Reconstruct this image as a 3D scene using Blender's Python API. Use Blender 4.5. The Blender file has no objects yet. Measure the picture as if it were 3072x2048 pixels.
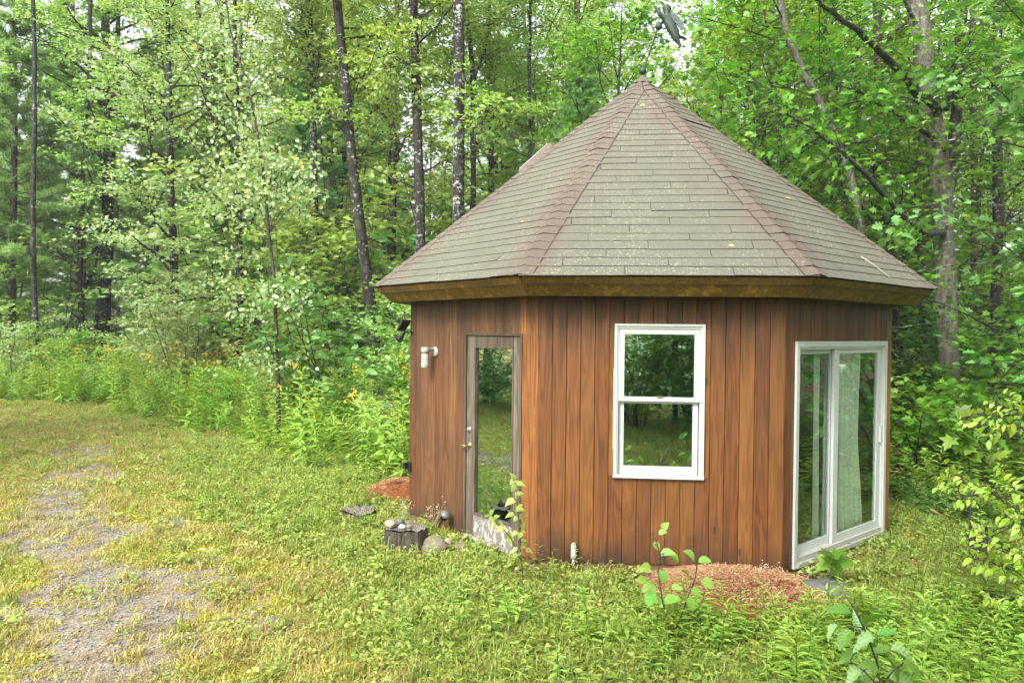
import bpy, math, random
import numpy as np
from mathutils import Vector, Matrix, Euler
R_ = math.radians
sc = bpy.context.scene
# ------------------------------------------------------------------ camera
CAM = np.array([0.0, 0.0, 2.1711]); YAW, PITCH, ROLL, FPX = 0.0519, -0.0141, 0.0101, 2169.3
def cam_axes():
    cy, sy, cp, sp, cr, sr = math.cos(YAW), math.sin(YAW), math.cos(PITCH), math.sin(PITCH), math.cos(ROLL), math.sin(ROLL)
    f = np.array([-sy*cp, cy*cp, sp]); r = np.array([cy, sy, 0.0]); u = np.cross(r, f)
    return cr*r + sr*u, -sr*r + cr*u, f
CR, CU, CF = cam_axes()
cam_data = bpy.data.cameras.new('camera'); cam = bpy.data.objects.new('camera', cam_data)
sc.collection.objects.link(cam); sc.camera = cam
M = Matrix.Identity(4)
for i in range(3):
    M[i][0] = CR[i]; M[i][1] = CU[i]; M[i][2] = -CF[i]; M[i][3] = CAM[i]
cam.matrix_world = M
cam_data.sensor_width = 36.0; cam_data.lens = FPX/3072*36.0; cam_data.clip_start = 0.05; cam_data.clip_end = 2000
def W(u, v, dep):
    """point seen at (u, v) of the 3072 px photograph, dep metres in front of the camera"""
    return CAM + (CF + CR*(u-1536)/FPX - CU*(v-1024)/FPX)*dep
def G(u, v, z=0.0):
    d = CF + CR*(u-1536)/FPX - CU*(v-1024)/FPX
    return CAM + d*((z-CAM[2])/d[2])
# ------------------------------------------------------------------ world, sun, exposure
SUN_EL, SUN_AZ = R_(44), R_(208)            # azimuth clockwise from +Y: behind the camera, a little to the left
w = bpy.data.worlds.new('World'); sc.world = w; w.use_nodes = True
nt = w.node_tree; nt.nodes.clear()
sky = nt.nodes.new('ShaderNodeTexSky'); sky.sky_type = 'NISHITA'; sky.sun_disc = False
sky.sun_elevation = SUN_EL; sky.sun_rotation = SUN_AZ; sky.air_density = 1.2; sky.dust_density = 4.0; sky.ozone_density = 1.0
hs = nt.nodes.new('ShaderNodeHueSaturation'); hs.inputs['Saturation'].default_value = 0.30; hs.inputs['Value'].default_value = 1.0
bg = nt.nodes.new('ShaderNodeBackground'); bg.inputs['Strength'].default_value = 0.15
out = nt.nodes.new('ShaderNodeOutputWorld')
nt.links.new(sky.outputs[0], hs.inputs['Color']); nt.links.new(hs.outputs[0], bg.inputs['Color']); nt.links.new(bg.outputs[0], out.inputs['Surface'])
sd = bpy.data.lights.new('sun', 'SUN'); sd.energy = 1.5; sd.angle = R_(14); sd.color = (1.0, 0.96, 0.90)
sun = bpy.data.objects.new('sun', sd); sc.collection.objects.link(sun)
sdir = Vector((math.sin(SUN_AZ)*math.cos(SUN_EL), math.cos(SUN_AZ)*math.cos(SUN_EL), math.sin(SUN_EL)))
sun.rotation_euler = sdir.to_track_quat('Z', 'Y').to_euler(); sun.location = sdir*60
sc.view_settings.view_transform = 'Standard'; sc.view_settings.look = 'None'
sc.view_settings.gamma = 1.0; sc.view_settings.use_curve_mapping = False
sc.view_settings.exposure = 1.70
sc.render.engine = 'CYCLES'
cy = sc.cycles
cy.max_bounces = 9; cy.diffuse_bounces = 5; cy.glossy_bounces = 3; cy.transmission_bounces = 6; cy.transparent_max_bounces = 8
cy.caustics_reflective = False; cy.caustics_refractive = False
# ------------------------------------------------------------------ helpers
rng = np.random.default_rng(7)
def link(o): sc.collection.objects.link(o); return o
def tag(o, label=None, cat=None, group=None, kind=None):
    if label: o['label'] = label
    if cat: o['category'] = cat
    if group: o['group'] = group
    if kind: o['kind'] = kind
    return o
def empty(name, loc=(0, 0, 0), rz=0.0):
    o = bpy.data.objects.new(name, None); o.location = loc; o.rotation_euler = (0, 0, rz); o.empty_display_size = .2
    return link(o)
class MB:
    """collects faces into one mesh"""
    def __init__(s): s.v = []; s.f = []; s.m = []; s.n = 0; s.t = []
    def add(s, verts, faces, mat=0, tint=None):
        verts = np.asarray(verts, float).reshape(-1, 3)
        s.v.append(verts); s.t.append(np.full(len(verts), .5) if tint is None else np.asarray(tint, float)*np.ones(len(verts)))
        for arr in faces if isinstance(faces, tuple) else (faces,):
            arr = np.asarray(arr, int)
            if arr.size: s.f.append(arr+s.n); s.m.append(np.full(len(arr), mat))
        s.n += len(verts); return s
    def box(s, x0, x1, y0, y1, z0, z1, mat=0):
        v = [(x, y, z) for x in (x0, x1) for y in (y0, y1) for z in (z0, z1)]
        return s.add(v, [(0, 1, 3, 2), (4, 6, 7, 5), (0, 4, 5, 1), (2, 3, 7, 6), (0, 2, 6, 4), (1, 5, 7, 3)], mat)
    def tube(s, pts, rad, k=6, mat=0, cap=True, wob=0.0):
        pts = np.asarray(pts, float); n = len(pts); rad = np.asarray(rad, float)*np.ones(n)
        tg = np.gradient(pts, axis=0); tg /= np.linalg.norm(tg, axis=1)[:, None]+1e-9
        a = np.array([0, 0, 1.0]) if abs(tg[0][2]) < .9 else np.array([1.0, 0, 0])
        vs = []
        ang = np.arange(k)/k*2*math.pi
        for i in range(n):
            b = np.cross(tg[i], a); b /= np.linalg.norm(b)+1e-9; a = np.cross(b, tg[i])
            rr = rad[i]*(1+wob*np.sin(ang*2+i*1.3)+wob*.6*np.sin(ang*3+i*.7))
            vs.append(pts[i]+np.outer(np.cos(ang)*rr, a)+np.outer(np.sin(ang)*rr, b))
        i = np.arange(n-1)[:, None]*k; j = np.arange(k)[None, :]; j2 = (j+1) % k
        q = np.stack([i+j, i+j2, i+k+j2, i+k+j], -1).reshape(-1, 4)
        s.add(np.concatenate(vs), q, mat)
        if cap:
            s.f.append((np.arange(k)[::-1][None, :]+s.n-n*k)); s.m.append([mat]); s.f.append((np.arange(k)[None, :]+s.n-k)); s.m.append([mat])
        return s
    def lathe(s, prof, k=12, mat=0, c=(0, 0, 0), axis=None):
        prof = np.asarray(prof, float); n = len(prof); ang = np.arange(k)/k*2*math.pi
        v = np.stack([np.outer(prof[:, 0], np.cos(ang)), np.outer(prof[:, 0], np.sin(ang)), np.repeat(prof[:, 1][:, None], k, 1)], -1).reshape(-1, 3)
        if axis is not None:
            q = Vector((0, 0, 1)).rotation_difference(Vector(axis)).to_matrix(); v = v @ np.array(q).T
        i = np.arange(n-1)[:, None]*k; j = np.arange(k)[None, :]; j2 = (j+1) % k
        return s.add(v+np.array(c), np.stack([i+j, i+j2, i+k+j2, i+k+j], -1).reshape(-1, 4), mat)
    def ball(s, c, r, k=12, mat=0, sc_=(1, 1, 1)):
        a = np.linspace(-math.pi/2, math.pi/2, k//2+1)
        prof = np.stack([np.cos(a)*r, np.sin(a)*r], 1); n0 = len(s.v)
        s.lathe(prof, k, mat); s.v[-1] = s.v[-1]*np.array(sc_)+np.array(c); return s
    def mesh(s, name, smooth=False):
        me = bpy.data.meshes.new(name)
        V = np.concatenate(s.v) if s.v else np.zeros((0, 3))
        tot = np.concatenate([np.full(len(f), f.shape[1]) for f in s.f]) if s.f else np.zeros(0, int)
        loops = np.concatenate([f.ravel() for f in s.f]) if s.f else np.zeros(0, int)
        me.vertices.add(len(V)); me.vertices.foreach_set('co', V.ravel().astype(np.float32))
        me.loops.add(len(loops)); me.loops.foreach_set('vertex_index', loops.astype(np.int32))
        me.polygons.add(len(tot)); st = np.concatenate([[0], np.cumsum(tot)[:-1]]) if len(tot) else np.zeros(0)
        me.polygons.foreach_set('loop_start', st.astype(np.int32))
        me.polygons.foreach_set('material_index', np.concatenate([np.asarray(m) for m in s.m]).astype(np.int32))
        me.polygons.foreach_set('use_smooth', np.full(len(tot), bool(smooth)))
        at = me.attributes.new('tint', 'FLOAT', 'POINT'); at.data.foreach_set('value', np.concatenate(s.t).astype(np.float32))
        me.update(calc_edges=True); me.validate(); return me
    def build(s, name, mats, parent=None, smooth=False, loc=None, rot=None):
        me = s.mesh(name, smooth)
        for m in (mats if isinstance(mats, (list, tuple)) else [mats]): me.materials.append(m)
        o = bpy.data.objects.new(name, me); link(o)
        if parent is not None: o.parent = parent
        if loc is not None: o.location = loc
        if rot is not None: o.rotation_euler = rot
        return o
# ------------------------------------------------------------------ materials
class NT:
    def __init__(s, name):
        s.m = bpy.data.materials.new(name); s.m.use_nodes = True; s.t = s.m.node_tree; s.t.nodes.clear()
        s.out = s.n('ShaderNodeOutputMaterial')
    def n(s, t, **k):
        x = s.t.nodes.new(t)
        for a, b in k.items(): setattr(x, a, b)
        return x
    def l(s, a, b): s.t.links.new(a, b)
    def val(s, sock, v):
        if hasattr(v, 'is_output'): s.l(v, sock)
        else: sock.default_value = v
    def math(s, op, a, b=0.0, c=None, clamp=False):
        x = s.n('ShaderNodeMath', operation=op, use_clamp=clamp); s.val(x.inputs[0], a); s.val(x.inputs[1], b)
        if c is not None: s.val(x.inputs[2], c)
        return x.outputs[0]
    def mix(s, f, a, b, blend='MIX'):
        x = s.n('ShaderNodeMix', data_type='RGBA', blend_type=blend); s.val(x.inputs['Factor'], f)
        for nm, v in (('A', a), ('B', b)):
            sk = [i for i in x.inputs if i.name == nm and i.type == 'RGBA'][0]
            if hasattr(v, 'is_output'): s.l(v, sk)
            else: sk.default_value = (*v, 1) if len(v) == 3 else v
        return [o for o in x.outputs if o.type == 'RGBA'][0]
    def ramp(s, f, stops, interp='LINEAR'):
        x = s.n('ShaderNodeValToRGB'); s.val(x.inputs[0], f); cr = x.color_ramp; cr.interpolation = interp
        while len(cr.elements) < len(stops): cr.elements.new(.5)
        for e, (p, c) in zip(cr.elements, stops):
            e.position = p; e.color = (*c, 1) if hasattr(c, '__len__') else (c, c, c, 1)
        return x.outputs[0]
    def noise(s, vec, scale, detail=4, rough=.55, dist=0.0, dim='3D'):
        x = s.n('ShaderNodeTexNoise', noise_dimensions=dim); s.l(vec, x.inputs['Vector'])
        x.inputs['Scale'].default_value = scale; x.inputs['Detail'].default_value = detail
        x.inputs['Roughness'].default_value = rough; x.inputs['Distortion'].default_value = dist
        return x.outputs[0]
    def obj(s): return s.n('ShaderNodeTexCoord').outputs['Object']
    def rand(s): return s.n('ShaderNodeObjectInfo').outputs['Random']
    def attr(s, nm): return s.n('ShaderNodeAttribute', attribute_name=nm).outputs['Fac']
    def map(s, vec, scale=(1, 1, 1), loc=None):
        x = s.n('ShaderNodeMapping'); s.l(vec, x.inputs['Vector']); x.inputs['Scale'].default_value = scale
        if loc is not None: s.val(x.inputs['Location'], loc)
        return x.outputs[0]
    def bump(s, h, strength=.5, dist=.01):
        x = s.n('ShaderNodeBump'); s.l(h, x.inputs['Height']); x.inputs['Strength'].default_value = strength; x.inputs['Distance'].default_value = dist
        return x.outputs[0]
    def prin(s, col, rough=.6, spec=.5, metal=0.0, normal=None):
        x = s.n('ShaderNodeBsdfPrincipled'); s.val(x.inputs['Base Color'], (*col, 1) if isinstance(col, tuple) else col)
        s.val(x.inputs['Roughness'], rough); s.val(x.inputs['Specular IOR Level'], spec); s.val(x.inputs['Metallic'], metal)
        if normal is not None: s.l(normal, x.inputs['Normal'])
        return x.outputs[0]
    def done(s, sh): s.l(sh, s.out.inputs['Surface']); return s.m
def plain(name, col, rough=.5, spec=.5, metal=0.0, var=.25, scale=8.0):
    t = NT(name); o = t.obj(); n = t.noise(o, scale, 5)
    c = t.mix(n, tuple(c*(1-var) for c in col), tuple(min(1, c*(1+var)) for c in col))
    return t.done(t.prin(c, rough, spec, metal, t.bump(t.noise(o, scale*12, 3), .25, .002)))
def leaf_mat(name, dark, mid, light, trans=.32, gain=1.0, hue=.03, odd=None, rough=.42, spec=.45, veins=False):
    dark, mid, light = [tuple(min(.85, q*gain) for q in c_) for c_ in (dark, mid, light)]
    t = NT(name); ti = t.attr('tint'); rd = t.rand()
    f = t.math('ADD', ti, t.math('MULTIPLY', t.math('SUBTRACT', rd, .5), .42), clamp=True)
    c = t.ramp(f, [(0.0, dark), (.5, mid), (1.0, light)])
    if odd: c = t.mix(t.math('GREATER_THAN', ti, .985), c, odd)
    h = t.n('ShaderNodeHueSaturation'); t.l(c, h.inputs['Color'])
    t.l(t.math('ADD', t.math('MULTIPLY', t.math('SUBTRACT', rd, .5), hue*2), .5), h.inputs['Hue'])
    c = h.outputs[0]; nrm = None
    if veins:
        o = t.obj(); s_ = t.n('ShaderNodeSeparateXYZ'); t.l(o, s_.inputs[0]); ay = t.math('ABSOLUTE', s_.outputs[1])
        q = t.math('SINE', t.math('MULTIPLY', t.math('SUBTRACT', s_.outputs[0], t.math('MULTIPLY', ay, .8)), 42.0)); vn = t.math('MAXIMUM', t.math('POWER', t.math('ABSOLUTE', q), 12.0), t.math('LESS_THAN', ay, .012))
        c = t.mix(t.math('MULTIPLY', vn, .14), c, (.45, .60, .22)); c = t.mix(t.math('GREATER_THAN', t.noise(o, 9, 4, .7), .66), c, (.34, .26, .08)); nrm = t.bump(q, .25, .008)
    p = t.prin(c, rough, spec, 0.0, nrm); tr = t.n('ShaderNodeBsdfTranslucent')
    t.l(t.mix(1.0, c, (1.25, 1.15, .55), 'MULTIPLY'), tr.inputs['Color'])
    mx = t.n('ShaderNodeMixShader'); mx.inputs[0].default_value = trans; t.l(p, mx.inputs[1]); t.l(tr.outputs[0], mx.inputs[2])
    return t.done(mx.outputs[0])
def bark_mat(name, c1, c2, spot=None, spot_amt=.6, scale=14.0, wet=.35, spot_scale=9.0):
    t = NT(name); o = t.obj(); m = t.map(o, (1, 1, .22))
    n = t.noise(m, scale, 6, .65); c = t.ramp(n, [(.32, c1), (.68, c2)])
    moss = t.noise(o, 1.6, 4); c = t.mix(t.math('MULTIPLY', t.math('GREATER_THAN', moss, .62), .45), c, (.07, .09, .035))
    if spot:
        s = t.noise(t.map(o, (1, 1, 1.6)), spot_scale, 5, .7); big = t.noise(o, .9, 3)
        f = t.math('MULTIPLY', t.ramp(s, [(.62-.08*spot_amt, 0.0), (.66-.08*spot_amt, 1.0)]), t.ramp(big, [(.42, 0.0), (.6, 1.0)]))
        c = t.mix(f, c, spot)
    v = t.n('ShaderNodeTexVoronoi', feature='DISTANCE_TO_EDGE'); t.l(t.map(o, (1, 1, .3)), v.inputs['Vector']); v.inputs['Scale'].default_value = scale*1.2
    h = t.math('ADD', t.math('MULTIPLY', v.outputs[0], 1.2), n)
    return t.done(t.prin(c, .75, wet, 0.0, t.bump(h, .9, .02)))
M_DARKBARK = bark_mat('wet dark bark', (.007, .006, .005), (.032, .026, .020), (.34, .36, .32), .6)
M_SPOTBARK = bark_mat('lichen spotted bark', (.007, .006, .005), (.032, .026, .022), (.50, .52, .48), 1.15, spot_scale=9)
M_GREYBARK = bark_mat('grey lichened bark', (.05, .043, .034), (.165, .15, .12), (.24, .30, .18), .8, scale=18)
M_PALEBARK = bark_mat('pale birch bark', (.16, .16, .13), (.36, .37, .30), (.035, .03, .02), 1.3, scale=6, spot_scale=12)
M_BROWNBARK = bark_mat('brown pine bark', (.022, .017, .013), (.075, .058, .045), (.25, .27, .22), .5)
M_LIMB = bark_mat('dark mossy limb', (.010, .010, .008), (.055, .055, .035), (.22, .28, .18), .9)
L_MAPLE = leaf_mat('maple leaves', (.060, .15, .012), (.14, .31, .025), (.28, .46, .06), .45, 1.0, odd=(.5, .25, .04))
L_WOODS = leaf_mat('woodland leaves', (.115, .20, .050), (.225, .36, .095), (.40, .52, .21), .48, 1.4, odd=(.45, .3, .06))
L_LIGHT = leaf_mat('pale aspen leaves', (.13, .20, .08), (.25, .34, .15), (.44, .51, .32), .40, 1.4, odd=(.6, .5, .1))
L_OAK = leaf_mat('glossy oak leaves', (.05, .15, .03), (.10, .27, .055), (.24, .42, .17), .36, 1.3, rough=.3, spec=.8)
L_PINE = leaf_mat('pine needles', (.09, .18, .06), (.19, .33, .13), (.33, .48, .24), .42, 1.45, rough=.5)
L_BEECH = leaf_mat('yellow green leaves', (.22, .42, .03), (.38, .60, .05), (.55, .70, .16), .42, odd=(.75, .4, .1))
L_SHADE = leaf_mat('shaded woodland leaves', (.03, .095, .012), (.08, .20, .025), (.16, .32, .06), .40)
L_WEED = leaf_mat('weed leaves', (.10, .19, .025), (.21, .34, .045), (.38, .49, .10), .40, 1.45, odd=(.5, .3, .08))
L_LUSH = leaf_mat('lush low leaves', (.12, .19, .03), (.27, .36, .065), (.46, .52, .15), .32, 1.08, hue=.03, odd=(.45, .22, .05))
L_GRASS = leaf_mat('green grass blades', (.14, .20, .03), (.28, .36, .06), (.46, .50, .13), .32, 1.0, hue=.03)
L_DRY = leaf_mat('yellowed grass blades', (.26, .22, .06), (.46, .42, .12), (.58, .46, .18), .25, .92, hue=.02)
L_MOSS = leaf_mat('golden moss tufts', (.30, .27, .03), (.48, .44, .05), (.56, .50, .11), .2, .95, hue=.03)
L_BIG = leaf_mat('broad sapling leaves', (.10, .25, .02), (.20, .40, .04), (.34, .52, .13), .34, rough=.38, spec=.5, veins=True)
L_BURD = leaf_mat('burdock leaves', (.08, .22, .02), (.15, .36, .05), (.28, .46, .18), .30, rough=.42, spec=.5, veins=True)
L_LITTER = leaf_mat('fallen leaves', (.07, .035, .018), (.19, .095, .045), (.38, .24, .12), .1, rough=.6)
L_SEED = leaf_mat('dry seed heads', (.30, .24, .16), (.50, .44, .33), (.66, .62, .52), .2)
L_GOLD = leaf_mat('yellow blossoms', (.6, .38, .02), (.75, .5, .03), (.85, .62, .05), .2)
M_STEM = plain('green brown stems', (.09, .10, .04), .6)
M_TWIG = plain('dark twigs', (.045, .035, .028), .7)
# ------------------------------------------------------------------ leaf shapes (x along the leaf, y across, z up)
def sym(half, fold=.35, droop=.18):
    h = np.array(half, float); xs = h[:, 0]; k = len(h)
    up = np.stack([xs, h[:, 1], h[:, 1]*fold-droop*xs*xs], 1); dn = up*np.array([1, -1, 1])
    rib = np.stack([xs, np.zeros(k), -droop*xs*xs], 1)
    V = np.concatenate([[(0, 0, 0)], up, rib, dn, [(1, 0, -droop)]]); F = []
    U, Rb, D, T = 1, 1+k, 1+2*k, 1+3*k
    F += [(0, Rb, U, U), (0, D, Rb, Rb)]
    for i in range(k-1): F += [(U+i, Rb+i, Rb+i+1, U+i+1), (Rb+i, D+i, D+i+1, Rb+i+1)]
    F += [(U+k-1, Rb+k-1, T, T), (Rb+k-1, D+k-1, T, T)]
    tri = [f[:3] for f in F if f[2] == f[3]]; quad = [f for f in F if f[2] != f[3]]
    return V, (np.array(tri), np.array(quad, int).reshape(-1, 4))
RHOMB = (np.array([(0, 0, 0), (.45, -.34, .07), (1, 0, -.10), (.45, .34, .07)]), (np.array([(0, 1, 2), (0, 2, 3)]),))
SLIM = (np.array([(0, 0, 0), (.4, -.12, .03), (1, 0, -.16), (.4, .12, .03)]), (np.array([(0, 1, 2), (0, 2, 3)]),))
OVAL = sym([(.22, .24), (.52, .32), (.8, .19)])
ROUND = sym([(.06, .22), (.3, .43), (.6, .42), (.85, .22)], .25, .12)
HEART = sym([(-.08, .2), (.12, .42), (.45, .44), (.78, .2)], .2, .2)
LANCE = sym([(.3, .13), (.65, .11)], .3, .22)
LOBES = sym([(.1, .12), (.28, .42), (.40, .20), (.58, .46), (.66, .16), (.82, .24)], .25, .2)
def fan(pts, z=None):
    V = np.array([(x, y, (.06*abs(y)-.12*x*x)) for x, y in pts]); V = np.concatenate([[(.35, 0, 0)], V]); n = len(pts)
    return V, (np.array([(0, 1+i, 1+(i+1) % n) for i in range(n)]),)
_mh = [(0, 0), (.0, .12), (-.06, .38), (.17, .24), (.40, .56), (.50, .20), (.72, .22), (.76, .10)]
MAPLE = fan([(x, -y) for x, y in _mh]+[(1.0, 0)]+[(x, y) for x, y in _mh[:0:-1]])
def tuft(n, L, wd, cone, seed):
    r = np.random.default_rng(seed); V = []; F = []
    for i in range(n):
        a = i/n*2*math.pi+r.normal()*.4; c = cone*(.35+.65*r.random()); d = np.array([math.cos(c), math.sin(c)*math.cos(a), math.sin(c)*math.sin(a)])
        s = np.cross(d, r.normal(size=3)); s /= np.linalg.norm(s); b = len(V); l = L*(.7+.5*r.random())
        V += [s*wd*.5, -s*wd*.5, d*l]; F.append((b, b+1, b+2))
    return np.array(V), (np.array(F),)
NEEDLES = tuft(12, 1.0, .13, 1.1, 3)
def rnorm(v): return v/(np.linalg.norm(v, axis=-1, keepdims=True)+1e-9)
def leaves(mb, shape, C, D, N, S, tint, mat=0):
    """instance a leaf shape at centres C, along D, facing N, size S, into mb"""
    V, Fs = shape; C = np.asarray(C, float); n = len(C)
    if n == 0: return
    D = rnorm(D); N = N-D*(N*D).sum(1)[:, None]; N = rnorm(N); B = np.cross(N, D)
    S = np.asarray(S, float)*np.ones(n)
    P = C[:, None, :]+S[:, None, None]*(V[None, :, 0:1]*D[:, None, :]+V[None, :, 1:2]*B[:, None, :]+V[None, :, 2:3]*N[:, None, :])
    off = (np.arange(n)*len(V))[:, None, None]
    faces = tuple((F[None]+off).reshape(-1, F.shape[1]) for F in Fs if len(F))
    mb.add(P.reshape(-1, 3), faces, mat, np.repeat(tint*np.ones(n), len(V)))
def path(r, p, d, L, n, up=0.0, jit=.12):
    p = np.array(p, float); d = np.array(d, float); pts = [p.copy()]
    for i in range(n):
        d = d+r.normal(size=3)*jit+np.array([0, 0, up]); d /= np.linalg.norm(d); p = p+d*L/n; pts.append(p.copy())
    return np.array(pts)
def interp(pts, t):
    t = np.clip(t, 0, 1)*(len(pts)-1); i = np.minimum(t.astype(int) if hasattr(t, 'astype') else int(t), len(pts)-2)
    f = (t-i); return pts[i]*(1-f)[..., None]+pts[i+1]*f[..., None] if hasattr(f, 'shape') and f.shape else pts[i]*(1-f)+pts[i+1]*f
def cluster(r, mb, c, spread, n, size, shape, flat=.45, tint0=.5, outdir=None, mat=0):
    P = c+r.normal(size=(n, 3))*np.array([spread, spread, spread*flat])
    D = r.normal(size=(n, 3))*np.array([1, 1, .35]); 
    if outdir is not None: D = D+outdir*1.2
    D[:, 2] -= .25
    N = r.normal(size=(n, 3))*.45+np.array([0, 0, 1.0])
    leaves(mb, shape, P, D, N, size*(.7+.6*r.random(n)), np.clip(tint0+r.normal(size=n)*.22, 0, .98), mat)
# ------------------------------------------------------------------ tree makers: meshes shared by many trees
def leafy_meshes(name, seed, H=17, r0=.16, low=.22, spread=2.6, nl=30, size=.115, shape=RHOMB, per=15, bark=None, leaf=None, lean=.4, sub=5):
    r = np.random.default_rng(seed); T = MB(); K = MB()
    tp = path(r, (0, 0, -.3), (r.normal()*.03*lean, r.normal()*.03*lean, 1), H, 12, .02, .035)
    tt = np.linspace(0, 1, 13); T.tube(tp, r0*(1-tt)**.75+.012, 8, wob=.05)
    for i in range(nl):
        h = low+(.98-low)*((i+r.random())/nl); b = interp(tp, np.array([h]))[0]; az = i*2.4+r.normal()*.5
        prof = math.sin(min(1, (h-low)/(1-low)*.85+.22)*math.pi)**.7; L = spread*(.5+.65*prof)*(.7+.5*r.random())
        el = .25+.6*h+r.normal()*.15; d = np.array([math.cos(az)*math.cos(el), math.sin(az)*math.cos(el), math.sin(el)])
        lp = path(r, b, d, L, 6, -.02 if h < .5 else .03, .16); rr = (r0*(1-h)**.75+.012)*.42
        T.tube(lp, np.linspace(rr, .008, 7), 5, cap=False)
        tb = .5+r.normal()*.13
        for j in range(sub):
            t0 = .25+.75*(j+.5)/sub; q = interp(lp, np.array([t0]))[0]; dd = lp[-1]-lp[0]; dd /= np.linalg.norm(dd)
            s = np.cross(dd, (0, 0, 1.0))*(1 if j % 2 else -1)+dd*.7+r.normal(size=3)*.25; s[2] = s[2]*.4+.05; s /= np.linalg.norm(s)
            Ls = L*(.25+.25*r.random()); sp = path(r, q, s, Ls, 3, -.01, .15); T.tube(sp, np.linspace(.010, .004, 4), 3, cap=False)
            for t1 in (.35, .7, 1.0): cluster(r, K, interp(sp, np.array([t1]))[0], .17+.05*L/3, per, size, shape, .38, tb+r.normal()*.12, s)
    for _ in range(7):                                           # bare dead snags under the crown
        h = low*(.25+.8*r.random()); b = interp(tp, np.array([h]))[0]; az = r.random()*6.28
        lp = path(r, b, (math.cos(az), math.sin(az), .25), .5+1.3*r.random(), 4, -.05, .18); T.tube(lp, np.linspace(.014, .003, 5), 3, cap=False)
    return T.mesh(name+' trunk', True), K.mesh(name+' crown')
def pine_meshes(name, seed, H=18, r0=.17, low=.12, spread=2.3, nw=34, tufts=26, size=.23, dens=1.0):
    r = np.random.default_rng(seed); T = MB(); K = MB()
    tp = path(r, (0, 0, -.3), (0, 0, 1), H, 10, .02, .012); tt = np.linspace(0, 1, 11); T.tube(tp, r0*(1-tt)**.8+.01, 8, wob=.04)
    for i in range(nw):
        h = low+(.99-low)*i/nw; b = interp(tp, np.array([h]))[0]; x = (h-low)/(1-low)
        for k in range(5):
            if r.random() < .12: continue
            az = k*1.257+i*.7+r.normal()*.25; L = spread*(1-x)**.75*(.55+.55*r.random())*(1.0 if x > .12 else .55+x*3)
            d = np.array([math.cos(az), math.sin(az), .12+.5*x+r.normal()*.08]); lp = path(r, b, d, L, 5, .015-.01*(1-x), .06)
            T.tube(lp, np.linspace(.020*(1-.6*x), .005, 6), 3, cap=False)
            tb = .5+r.normal()*.15; n = int(tufts*dens*(.5+L/spread)); 
            if x < .06 and r.random() < .6: continue
            t = .30+.70*r.random(n)**.8; P = interp(lp, t); side = r.normal(size=(n, 3))*np.array([1, 1, .18])
            off = rnorm(side)*(.05+.30*L/2.5*(1-.55*np.abs(t-.6)))[:, None]*r.random(n)[:, None]; P = P+off; P[:, 2] += .03+.04*r.random(n)
            D = rnorm(lp[-1]-lp[0])[None]*.8+rnorm(side)*.6; D[:, 2] += .35
            leaves(K, NEEDLES, P, D, r.normal(size=(n, 3)), size*(.75+.5*r.random(n)), np.clip(tb+r.normal(size=n)*.18, 0, 1))
    for _ in range(12):
        h = low*r.random()+.02; b = interp(tp, np.array([h]))[0]; az = r.random()*6.28
        lp = path(r, b, (math.cos(az), math.sin(az), .0), .5+1.4*r.random(), 4, -.03, .08); T.tube(lp, np.linspace(.012, .003, 5), 3, cap=False)
    return T.mesh(name+' trunk', True), K.mesh(name+' crown')
def shrub_meshes(name, seed, H=3.0, n=9, size=.085, shape=RHOMB, per=10, spread=.8, clus=9):
    r = np.random.default_rng(seed); T = MB(); K = MB()
    for i in range(n):
        az = r.random()*6.28; hh = H*(.55+.5*r.random()); d = np.array([math.cos(az)*.32, math.sin(az)*.32, 1.0])
        p0 = np.array([math.cos(az)*.12, math.sin(az)*.12, -.05]); lp = path(r, p0, d, hh, 7, .0, .13)
        T.tube(lp, np.linspace(.016, .004, 8), 4, cap=False)
        for j in range(clus):
            q = interp(lp, np.array([.18+.82*(j+r.random())/clus]))[0]; a2 = r.random()*6.28; s = np.array([math.cos(a2), math.sin(a2), .35])
            sp = path(r, q, s, spread*(.35+.6*r.random()), 3, -.03, .15); T.tube(sp, np.linspace(.006, .002, 4), 3, cap=False)
            tb = .5+r.normal()*.15
            for t1 in (.4, .75, 1.0): cluster(r, K, interp(sp, np.array([t1]))[0], .13, per, size, shape, .35, tb, s)
    return T.mesh(name+' stems', True), K.mesh(name+' leaves')
def setm(me, *mats):
    me.materials.clear()
    for m in mats: me.materials.append(m)
    return me
def place(kindname, meshes, mats, loc, rz, s, label, cat, group=None, parts=('trunk', 'crown'), tilt=(0, 0)):
    root = empty(kindname, loc, rz); root.rotation_euler = (tilt[0], tilt[1], rz); root.scale = (s, s, s) if not hasattr(s, '__len__') else s
    tag(root, label, cat, group)
    for nm, me, mt in zip(parts, meshes, mats):
        o = bpy.data.objects.new(nm, me); o.parent = root; link(o)
        if not me.materials: me.materials.append(mt)
        elif me.materials[0] != mt: o.material_slots[0].link = 'OBJECT'; o.material_slots[0].material = mt
    return root
# ------------------------------------------------------------------ cabin plan
CX, CY, RW, ROT, N8 = 1.1001, 9.3192, 2.8941, -0.0352, math.pi/4
AP = RW*math.cos(N8/2); HALF = RW*math.sin(N8/2)
APX = np.array([CX+.045, CY, 5.418])
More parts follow.
